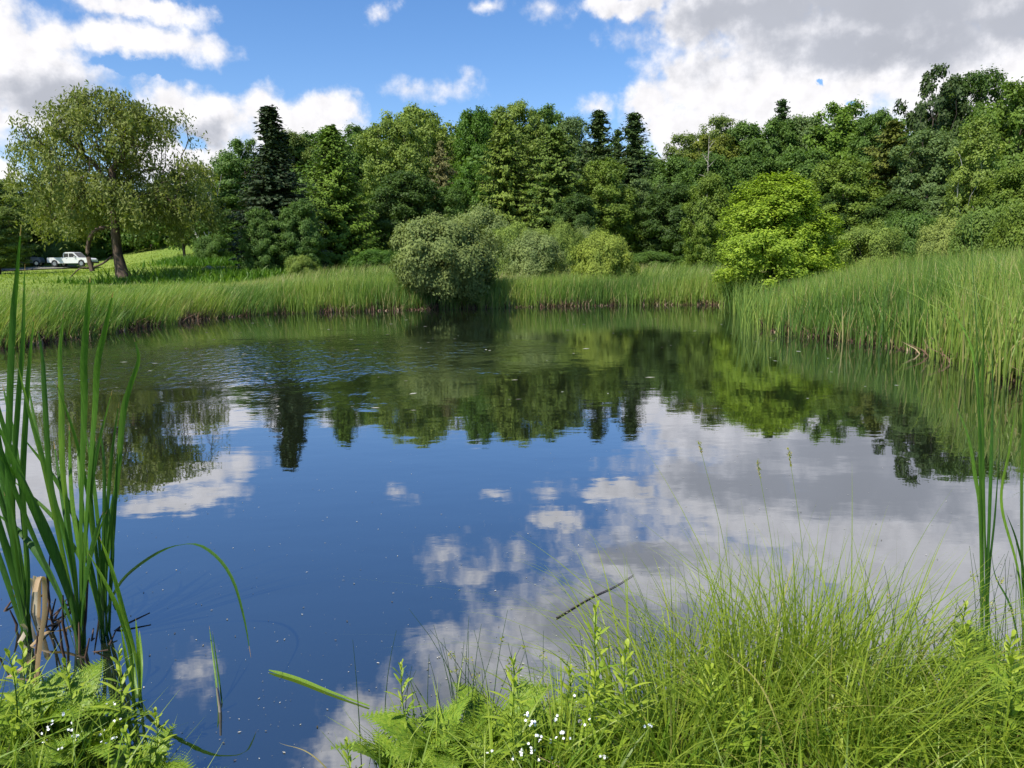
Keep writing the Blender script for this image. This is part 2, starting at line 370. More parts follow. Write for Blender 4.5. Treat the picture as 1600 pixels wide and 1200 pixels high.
# ------------------------------------------------------------------ water
m, t, out = mat('pond_water')
g_ = t.new('ShaderNodeTexCoord').outputs['Object']
sx_ = t.new('ShaderNodeSeparateXYZ'); t.l.new(g_, sx_.inputs[0])
warp = t.noise(g_, .35, 3, .5)[0]
patch = t.vec('LENGTH', t.vec('MULTIPLY_ADD', g_, (1 / 4.6, 1 / 4.0, 0), (4.9 / 4.6, -14.2 / 4.0, 0)))
patch = t.math('ADD', patch, t.math('MULTIPLY', t.math('SUBTRACT', warp, .5), 2.6))
rough_patch = t.mrange(patch, 1.45, .35)
far = t.mrange(sx_.outputs[1], 5.0, 12.0)
h1 = t.noise(t.vec('MULTIPLY', g_, (1, 1.7, 1)), 3.6, 3, .5)[0]
h2 = t.noise(t.vec('MULTIPLY', g_, (1, 1.6, 1)), 1.2, 2, .5)[0]
h3 = t.noise(t.vec('MULTIPLY', g_, (1, 1.7, 1)), 13, 2, .5)[0]
amp = t.math('ADD', .00035, t.math('ADD', t.math('MULTIPLY', far, .0007), t.math('MULTIPLY', rough_patch, .006)))
hh = t.math('MULTIPLY', h1, amp)
hh = t.math('ADD', hh, t.math('MULTIPLY', h2, .0018))
h4 = t.noise(t.vec('MULTIPLY', g_, (5.5, 3.0, 1)), 1.0, 2, .55)[0]
hh = t.math('ADD', hh, t.math('MULTIPLY', h4, t.math('MULTIPLY', rough_patch, .027)))
hh = t.math('ADD', hh, t.math('MULTIPLY', h3, t.math('ADD', t.math('MULTIPLY', far, .00022), t.math('MULTIPLY', rough_patch, .0025))))
b = t.new('ShaderNodeBump'); b.inputs['Strength'].default_value = 1; b.inputs['Distance'].default_value = 1.0; t.l.new(hh, b.inputs['Height'])
body = t.new('ShaderNodeBsdfPrincipled'); body.inputs['Base Color'].default_value = (.012, .016, .008, 1); body.inputs['Roughness'].default_value = .6; body.inputs['Specular IOR Level'].default_value = 0
gl = t.new('ShaderNodeBsdfGlossy'); gl.inputs['Roughness'].default_value = 0.012; t.l.new(b.outputs[0], gl.inputs['Normal'])
gl.inputs['Color'].default_value = (.92, .94, 1.0, 1)
fr = t.new('ShaderNodeFresnel'); fr.inputs['IOR'].default_value = 1.33; t.l.new(b.outputs[0], fr.inputs['Normal'])
fac = t.math('ADD', .29, t.math('MULTIPLY', t.math('POWER', fr.outputs[0], .6), .63), clamp=True)
mx = t.new('ShaderNodeMixShader'); t.l.new(fac, mx.inputs[0]); t.l.new(body.outputs[0], mx.inputs[1]); t.l.new(gl.outputs[0], mx.inputs[2]); t.l.new(mx.outputs[0], out.inputs[0])
mb = MB(); mb.add([(-14, 1.4, 0), (9.5, 1.4, 0), (9.5, 31.2, 0), (-14, 31.2, 0)], [[0, 1, 2, 3]])
wat = link('pond_water', mb.mesh('pond_water', m)); tag(wat, 'still dark pond mirroring clouds and trees', 'pond', kind='structure')

# ------------------------------------------------------------------ tree generators (unit trees about 12 m tall, 8 m wide)
def skeleton(targets, trunk_pts, r0, rtip=.018, arch=.25, rng=R, up_bias=.5, power=.5, minz=-9):
    """joins every target to the nearest suitable node of the growing tree; returns polylines with radii"""
    nodes = [tuple(p) for p in trunk_pts]; parent = [-1] + list(range(len(trunk_pts) - 1))
    ax = np.asarray(trunk_pts)
    d0 = np.array([np.min(np.linalg.norm(ax - q, axis=1)) for q in targets]); order = np.argsort(d0)
    N = np.zeros((len(trunk_pts) + len(targets) * 4, 3)); N[:len(nodes)] = ax; cnt = len(nodes)
    plen = np.zeros(len(N)); plen[:cnt] = np.linspace(0, 1, cnt) * np.linalg.norm(ax[-1] - ax[0])
    for o in order:
        q = targets[o]; dv = q - N[:cnt]; d = np.linalg.norm(dv, axis=1); hor = np.hypot(dv[:, 0], dv[:, 1])
        cost = d + np.maximum(0, up_bias * hor - dv[:, 2]) * .9 + .22 * plen[:cnt]
        cost[:max(1, int(len(trunk_pts) * .12))] += 3
        cost = cost + 6 * (N[:cnt, 2] < minz)
        b = int(np.argmin(cost)); prev = b; p0 = N[b]
        for kk, tt in enumerate((.34, .67, 1.0)):
            pt = p0 + (q - p0) * tt; pt = pt + np.array([0, 0, arch * d[b] * .35 * math.sin(PI * tt)]) + (rng.normal(size=3) * .05 * d[b] if tt < 1 else 0)
            N[cnt] = pt; parent.append(prev); plen[cnt] = plen[prev] + d[b] / 3; prev = cnt; cnt += 1
    w_ = np.zeros(cnt); ch = np.zeros(cnt, int)
    for c in range(cnt): 
        if c and parent[c] >= 0: ch[parent[c]] += 1
    for c in range(cnt - 1, -1, -1):
        if ch[c] == 0: w_[c] += 1
        if parent[c] >= 0: w_[parent[c]] += w_[c]
    rad = rtip * w_ ** power; rad = rad * min(1.0, r0 / rad[0]) if rad[0] > r0 else rad * (r0 / rad[0]) ** (np.log(w_ + 1) / np.log(w_[0] + 1))
    return N[:cnt], parent, rad
def wood(mb, N, parent, rad, minr=0.0):
    idx = [c for c in range(1, len(parent)) if parent[c] >= 0 and rad[c] >= minr]
    A = N[[parent[c] for c in idx]]; B = N[idx]; ra = rad[[parent[c] for c in idx]]; rb = rad[idx]; ra = np.minimum(ra, rb * 1.5)
    t = norm(B - A); ref = np.where(np.abs(t[:, 2:3]) > .7, np.array([[1., 0, 0]]), np.array([[0, 0, 1.]])); u = norm(np.cross(t, ref)); v = np.cross(t, u)
    B = B + t * rb[:, None] * .3
    s = 6; an = np.linspace(0, 2 * PI, s, endpoint=False); cs = np.cos(an)[None, :, None]; sn = np.sin(an)[None, :, None]
    ring = cs * u[:, None] + sn * v[:, None]
    V = np.stack([A[:, None] + ring * ra[:, None, None], B[:, None] + ring * rb[:, None, None]], 1)
    i = (np.arange(len(idx)) * 2 * s)[:, None]; j = np.arange(s)[None]; k = (j + 1) % s
    mb.add(V, np.stack([i + j, i + k, i + s + k, i + s + j], -1))
def clumps(mb, cen, rad, per, leaf, rng, flat=.75, out=.6, axis_c=(0, 0, 6), hang=0, aspect=1.6, shell=.55, up=.35, fold=0):
    n = len(cen); rad = rad * np.ones(n)
    leaf = leaf * .84; per = (per * 1.35 * (rad / rad.mean()) ** 2).astype(int) + 3
    idx = np.repeat(np.arange(n), per); m_ = len(idx)
    u = norm(rng.normal(size=(m_, 3)) + np.array([0, 0, .35]))
    rr_ = rad[idx] * (shell + (1 - shell) * rng.random(m_)) * (1 + .25 * rng.normal(size=m_))
    pos = cen[idx] + u * rr_[:, None] * np.array([1, 1, flat])
    o = norm(cen - np.array(axis_c))[idx]
    nr = u * .8 + o * out + rng.normal(size=(m_, 3)) * .55 + np.array([0, 0, up])
    ax_ = None
    if hang: pos[:, 2] -= np.abs(rng.normal(size=m_)) * hang * rad[idx]; ax_ = rng.normal(size=(m_, 3)) * .45 + np.array([0, 0, -1.]); nr[:, 2] *= .3
    cv = rng.random(n)[idx] * .5 + rng.random(m_) * .5
    rhombi(mb, pos, nr, leaf * (.6 + .8 * rng.random(m_)), aspect, ax_, cv, rng, fold)
def crown_pts(n, prof, z0, z1, rng, inner=.5, squash=1):
    """clump centres through a crown whose radius at relative height s is prof(s)"""
    pts = []
    while len(pts) < n:
        s = rng.random(); th = rng.random() * 2 * PI; r = (inner + (1 - inner) * rng.random()) if rng.random() < .8 else rng.random()
        pr = prof(s)
        if rng.random() > pr / 4.2 + .12: continue
        lob = 1 + .16 * math.sin(2 * th + 5 * s) + .12 * math.sin(3 * th - 4 * s + n)
        pts.append((pr * r * lob * math.cos(th), pr * r * lob * math.sin(th), z0 + (z1 - z0) * (s * (1 - .0 * r))))
    return np.array(pts)
MODELS = {}
def trunk_line(h, rng, wob=.15, n=9):
    z = np.linspace(0, h, n); q = np.cumsum(rng.normal(size=(n, 2)) * wob * .4, axis=0); q -= q[0]
    return np.stack([q[:, 0], q[:, 1], z], 1)
def make_broad(key, seed, prof, z0, z1, n=95, cr=.95, per=270, leaf=.26, trunk_h=8, r0=.22, leafmat=None, bark=None, inner=.5, flat=.7, out=.6, arch=.25, minr=0, up_bias=.5, hang=0, aspect=1.5, stems=1, shell=.55):
    rng = np.random.default_rng(seed)
    cen = crown_pts(n, prof, z0, z1, rng, inner)
    mb1 = MB(); mb2 = MB()
    if stems == 1:
        wood(mb1, *skeleton(cen, trunk_line(trunk_h, rng), r0, rng=rng, arch=arch, up_bias=up_bias), minr=minr)
    else:
        for q in range(stems):
            a = 2 * PI * q / stems + rng.random(); tl = trunk_line(trunk_h, rng); f = np.linspace(0, 1, len(tl)) ** 1.1
            spread = .35 + rng.random() * .35
            tl[:, 0] += np.cos(a) * (f * trunk_h * spread + .12); tl[:, 1] += np.sin(a) * (f * trunk_h * spread + .12)
            ang = np.arctan2(cen[:, 1], cen[:, 0]); sel = np.cos(ang - a) > math.cos(PI / stems * 1.05)
            if sel.sum() > 2: wood(mb1, *skeleton(cen[sel], tl, r0, rng=rng, arch=arch, up_bias=up_bias), minr=minr)
    clumps(mb2, cen, cr * (.65 + .7 * rng.random(n)), per, leaf, rng, flat=flat, out=out, axis_c=(0, 0, (z0 + z1) * .45), hang=hang, aspect=aspect, shell=shell)
    MODELS[key] = (mb1.mesh(key + '_trunk', bark or M_BARK, smooth=True), mb2.mesh(key + '_crown', leafmat or M_LEAF), z1 + .6, 8.4)
def ell(s, top=.5, lo=.35): # rounded profile, widest at height `top`
    return 4.0 * math.sqrt(max(0, 1 - ((s - top) / (1 - top if s > top else top + lo)) ** 2))
make_broad('maple_round', 1, lambda s: ell(s, .42, .35), .9, 11.4, n=210, cr=.74, per=180, leaf=.23)
make_broad('maple_full', 2, lambda s: ell(s, .35, .6), .6, 11.4, n=220, cr=.72, per=175, leaf=.22)
make_broad('ash_tall', 3, lambda s: ell(s, .6, .3) * (.9 + .1 * math.sin(9 * s)), 1.5, 11.4, n=200, cr=.62, per=150, leaf=.2, hang=0)
make_broad('oak_lumpy', 4, lambda s: ell(s, .5, .4), 1.0, 11.3, n=120, cr=.98, per=320, leaf=.25)
make_broad('ash_airy', 5, lambda s: ell(s, .62, .2), 2.2, 11.4, n=150, cr=.62, per=70, leaf=.24, trunk_h=9.5, r0=.2, inner=.35, up_bias=1.0)
make_broad('poplar', 6, lambda s: 4 * (1 - s) ** .45 * min(1, .45 + s * 2), 1.2, 11.6, n=150, cr=.72, per=120, leaf=.22, trunk_h=10.5, r0=.18, inner=.3, up_bias=1.2, bark=M_PALEBARK)
make_broad('cherry_sparse', 7, lambda s: ell(s, .68, .1), 3.0, 11.4, n=120, cr=.55, per=80, leaf=.26, trunk_h=9.5, r0=.2, inner=.25, up_bias=1.0)
make_broad('birch', 8, lambda s: 3.4 * math.sqrt(max(.05, 1 - (s - .45) ** 2 * 3)), 3.0, 11.4, n=80, cr=.65, per=60, leaf=.22, trunk_h=10, r0=.14, bark=M_PALEBARK, inner=.2, up_bias=1.1, stems=3)
make_broad('crack_willow', 9, lambda s: 4.0 * min(1, .74 + s * 1.3) * math.sqrt(max(0, 1 - (max(0, s - .2) / .8) ** 1.7)), -.1, 11.6, n=560, cr=.56, per=170, leaf=.17, trunk_h=7, r0=.16, flat=1.15, out=.9, aspect=2.0, shell=.45, inner=.45)
# shrubs: real size 4 m tall, 6 m wide, scaled like the rest
def make_shrub(key, seed, n, per, leaf, cr=.55, leafmat=M_SILVER, lo=.7, z0=.25, zt=3.7, stems=5, aspect=2.2, shell=.6, trunk_h=2.0):
    rng = np.random.default_rng(seed)
    cen = crown_pts(n, lambda s: ell(s, .42, lo) * .66, z0, zt, rng, .6)
    mb1 = MB(); mb2 = MB()
    for q in range(stems):
        a = 2 * PI * q / stems + rng.random() * .6; tl = trunk_line(trunk_h, rng, .06); f = np.linspace(0, 1, len(tl)) ** .9
        tl[:, 0] += np.cos(a) * (f * 1.0 + .06); tl[:, 1] += np.sin(a) * (f * 1.0 + .06)
        sel = np.cos(np.arctan2(cen[:, 1], cen[:, 0]) - a) > math.cos(PI / stems * 1.1)
        if sel.sum() > 2: wood(mb1, *skeleton(cen[sel], tl, .075, rtip=.008, rng=rng, arch=.2, up_bias=.8))
    clumps(mb2, cen, cr * (.6 + .8 * rng.random(n)), per, leaf, rng, flat=.85, out=.7, axis_c=(0, 0, 1.2), aspect=aspect, shell=shell, up=.2)
    MODELS[key] = (mb1.mesh(key + '_stem', M_BARK, smooth=True), mb2.mesh(key + '_crown', leafmat), zt + .4, 6.1)
make_shrub('shrub_big', 21, 190, 330, .115, cr=.5, lo=.2, z0=.75)
make_shrub('shrub_mid', 22, 120, 300, .12, cr=.55)
make_shrub('shrub_round', 23, 90, 330, .13, cr=.62, lo=.9)
make_shrub('shrub_leafy', 24, 100, 300, .15, cr=.6, leafmat=M_LEAF, lo=.9)
# conifers
def make_conifer(key, seed, prof, h=12, step=.34, nb=10, spray=.34, drop=.25, ns=9, leafmat=M_NEEDLE, r0=.17, tops=((0, 0, 1.0),), ragged=.3, wid=.5, z0=.4, tip=.0, upturn=.0):
    rng = np.random.default_rng(seed); mb1 = MB(); mb2 = MB()
    for (tx, ty, th) in tops:
        H_ = h * th; tl = trunk_line(H_, rng, .02, 12); off = np.clip(np.linspace(0, 1, 12) * 4, 0, 1)[:, None] * np.array([[tx, ty]]); tl[:, :2] += off
        tube(mb1, tl, np.linspace(r0, .015, 12), 7)
        z = z0; P_, D_, L_, Q_ = [], [], [], []
        while z < H_ - .1:
            s = z / H_; r = prof(s) * (.55 + .45 * (th == 1.0)); k_ = max(4, int(nb * (.55 + .5 * min(1, r / 2))))
            for q in range(k_):
                a = rng.random() * 2 * PI; L = r * (1 - ragged + ragged * 1.6 * rng.random()); 
                cx = np.interp(z, tl[:, 2], tl[:, 0]); cy_ = np.interp(z, tl[:, 2], tl[:, 1])
                dr = drop * (1 - s) - .25 * s
                m_ = max(3, int(ns * max(.3, L / 2.2))); tt = np.linspace(.12, 1, m_)
                px_ = cx + np.cos(a) * L * tt; py_ = cy_ + np.sin(a) * L * tt; pz_ = z + rng.normal() * .08 - dr * L * tt + upturn * L * tt ** 3
                if L > .8: tube(mb1, np.stack([px_, py_, pz_], 1)[[0, len(tt) // 2, -1]], [.03, .02, .006], 4)
                for rep in range(6):
                    jit = rng.normal(size=(m_, 3)) * np.array([.13, .13, .06]) * (.5 + spray * 2.2)
                    P_.append(np.stack([px_, py_, pz_], 1) + jit)
                    sidew = rng.choice([-1, 1], m_)[:, None] * np.array([-math.sin(a), math.cos(a), 0])[None]
                    D_.append(np.array([math.cos(a), math.sin(a), -dr * .6 - .25]) + sidew * (.9 * rng.random(m_)[:, None]) + rng.normal(size=(m_, 3)) * .2)
                    L_.append(spray * (1.15 - .5 * tt) * (.7 + .6 * rng.random(m_))); Q_.append(np.full(m_, rng.random() * .5) + rng.random(m_) * .3 + tip * tt)
            z += step * (.8 + .4 * rng.random()) * (1 if s < .8 else .7)
        P_ = np.concatenate(P_); D_ = np.concatenate(D_); L_ = np.concatenate(L_); Q_ = np.clip(np.concatenate(Q_), 0, 1)
        nr = np.stack([P_[:, 0] - tx, P_[:, 1] - ty, np.full(len(P_), 1.6)], 1) * .5 + rng.normal(size=(len(P_), 3)) * .55
        rhombi(mb2, P_, nr, L_, 2.0, D_, Q_, rng)
    MODELS[key] = (mb1.mesh(key + '_trunk', M_BARK, smooth=True), mb2.mesh(key + '_crown', leafmat), h, 2 * max(prof(s) for s in np.linspace(0, 1, 30)) * 1.05)
make_conifer('spruce', 31, lambda s: 2.7 * (1 - s) ** .75 + .12, nb=11, spray=.26)
make_conifer('spire_spruce', 32, lambda s: float(np.interp(s, [0, .3, .62, .72, .9, 1], [2.4, 2.2, 1.25, .75, .5, .12])), nb=12, step=.24, spray=.24, tops=((0, 0, 1.0), (-.75, 0, .86)), ragged=.2)
make_conifer('hemlock', 33, lambda s: 3.6 * (1 - s) ** .62 + .2, nb=12, spray=.28, drop=.12, ragged=.5, tip=.35, step=.3)
make_conifer('hemlock_ragged', 34, lambda s: (3.3 * (1 - s) ** .5 + .2) * (.75 + .25 * math.sin(11 * s)), nb=10, spray=.30, drop=.05, ragged=.65, tip=.3, step=.36, ns=8)
make_conifer('cedar_cone', 35, lambda s: 3.4 * (1 - s) ** .78 + .12, nb=14, spray=.24, drop=.0, ragged=.25, tip=.25, step=.24, upturn=.15)
# dead standing tree
rng = np.random.default_rng(41); mb = MB(); tl = trunk_line(11, rng, .08, 12); tube(mb, tl, np.linspace(.16, .03, 12), 6)
for q in range(19):
    z = 2 + rng.random() * 8.5; a = rng.random() * 2 * PI; L = .3 + 2.2 * rng.random() ** 2 * (1 - z / 14); c0 = np.array([np.interp(z, tl[:, 2], tl[:, 0]), np.interp(z, tl[:, 2], tl[:, 1]), z])
    e = c0 + L * np.array([math.cos(a), math.sin(a), .2 + .9 * rng.random()]); mdl = (c0 + e) / 2 + rng.normal(size=3) * .08
    tube(mb, [c0, mdl, e], [.045, .028, .01], 4)
MODELS['snag'] = (mb.mesh('snag_wood', M_DEAD, smooth=True), None, 11, 3)
# weeping old willow by the left shore: built at its true size, 12.6 m tall and 12 m across
rng = np.random.default_rng(77)
def willow():
    H_, RW = 9.8, 4.7
    cen = []
    while len(cen) < 340:
        s = rng.random(); th = rng.random() * 2 * PI; r = rng.random() ** .5
        z = 3.0 + (H_ - 3.2) * s
        pr = RW * math.sqrt(max(0, 1 - max(0, (s - .22) / .79) ** 2.3)) * (1 if s > .05 else .9)
        if r < .35 and rng.random() < .6: continue
        lob = 1 + .14 * math.sin(3 * th + 1) + .12 * math.sin(5 * th + 9 * s)
        if math.sin(2.1 * th + 3) * math.sin(6.5 * s + th) > .55: continue
        cen.append((pr * r * lob * math.cos(th), pr * r * lob * math.sin(th), z))
    cen = np.array(cen)
    tl = np.array([(0.25, 0, -.15), (.12, 0, .5), (0, 0, 1.4), (-.05, .05, 2.6), (0, 0, 3.7), (.05, 0, 4.8), (.1, 0, 5.8)])
    N, par, rad = skeleton(cen, tl, .42, rtip=.016, arch=.32, rng=rng, up_bias=1.15, power=.5, minz=4.0)
    mb1 = MB(); rad[:len(tl)] = [.54, .32, .24, .22, .21, .20, .17]; wood(mb1, N, par, rad, 0)
    # low dead limb on the left, hanging to the grass
    for pl, r_ in (([(-.3, 0, 2.9), (-1.1, -.2, 2.6), (-1.5, -.2, 1.6), (-1.35, -.2, .55)], (.13, .12, .10, .13)), ([(-.35, 0, 1.3), (-.8, -.1, .95), (-1.3, -.2, .75), (-2.0, -.2, .7), (-2.6, -.2, .2)], (.06, .05, .05, .04, .02))):
        p = spline(pl, 14); tube(mb1, p, np.interp(np.linspace(0, 1, 14), np.linspace(0, 1, len(r_)), r_), 6)
    mb2 = MB()
    # leaves: hanging twigs from each end
    for c in cen:
        s = (c[2] - 3) / 6.8; k_ = rng.integers(6, 11); low = c[2] < 6.0
        for q in range(k_):
            L = (.5 + .9 * rng.random()) * (1.2 if low else .8)
            a = rng.random() * 2 * PI; o = .55 * rng.random() ** .5 * np.array([math.cos(a), math.sin(a), 0])
            nn_ = int((19 if low else 12) * (.7 + L * .55)); tt = rng.random(nn_)
            outw = norm(np.array([c[0], c[1], 0.01]))
            p = c + o + outw * (.3 * tt * L)[:, None] + np.stack([0 * tt, 0 * tt, .25 - L * tt ** 1.2], 1) + rng.normal(size=(nn_, 3)) * .13
            axd = rng.normal(size=(nn_, 3)) * .5 + np.array([0, 0, -.9]); nr = rng.normal(size=(nn_, 3)) * .7 + outw * .6 + np.array([0, 0, .45])
            rhombi(mb2, p, nr, .125 * (.6 + .8 * rng.random(nn_)), 2.6, axd, rng.random() * .4 + rng.random(nn_) * .6, rng)
    return mb1.mesh('weeping_willow_trunk', plain_mat('willow_bark', (.05, .038, .03), (.17, .12, .09), 1.6, .9, .2, bump=1, stretch=(4, 4, .6)), smooth=True), mb2.mesh('weeping_willow_crown', M_LEAF)
tr_, cr_ = willow()
x, y, _z = at(188, 440, 47); z = gz(x, y)
t_ = empty('willow_tree', (x, y, z)); tag(t_, 'large old willow with airy spreading crown and dark trunk standing alone on left bank', 'tree')
link('trunk', tr_, t_); link('crown', cr_, t_, (.13, .175, .045))

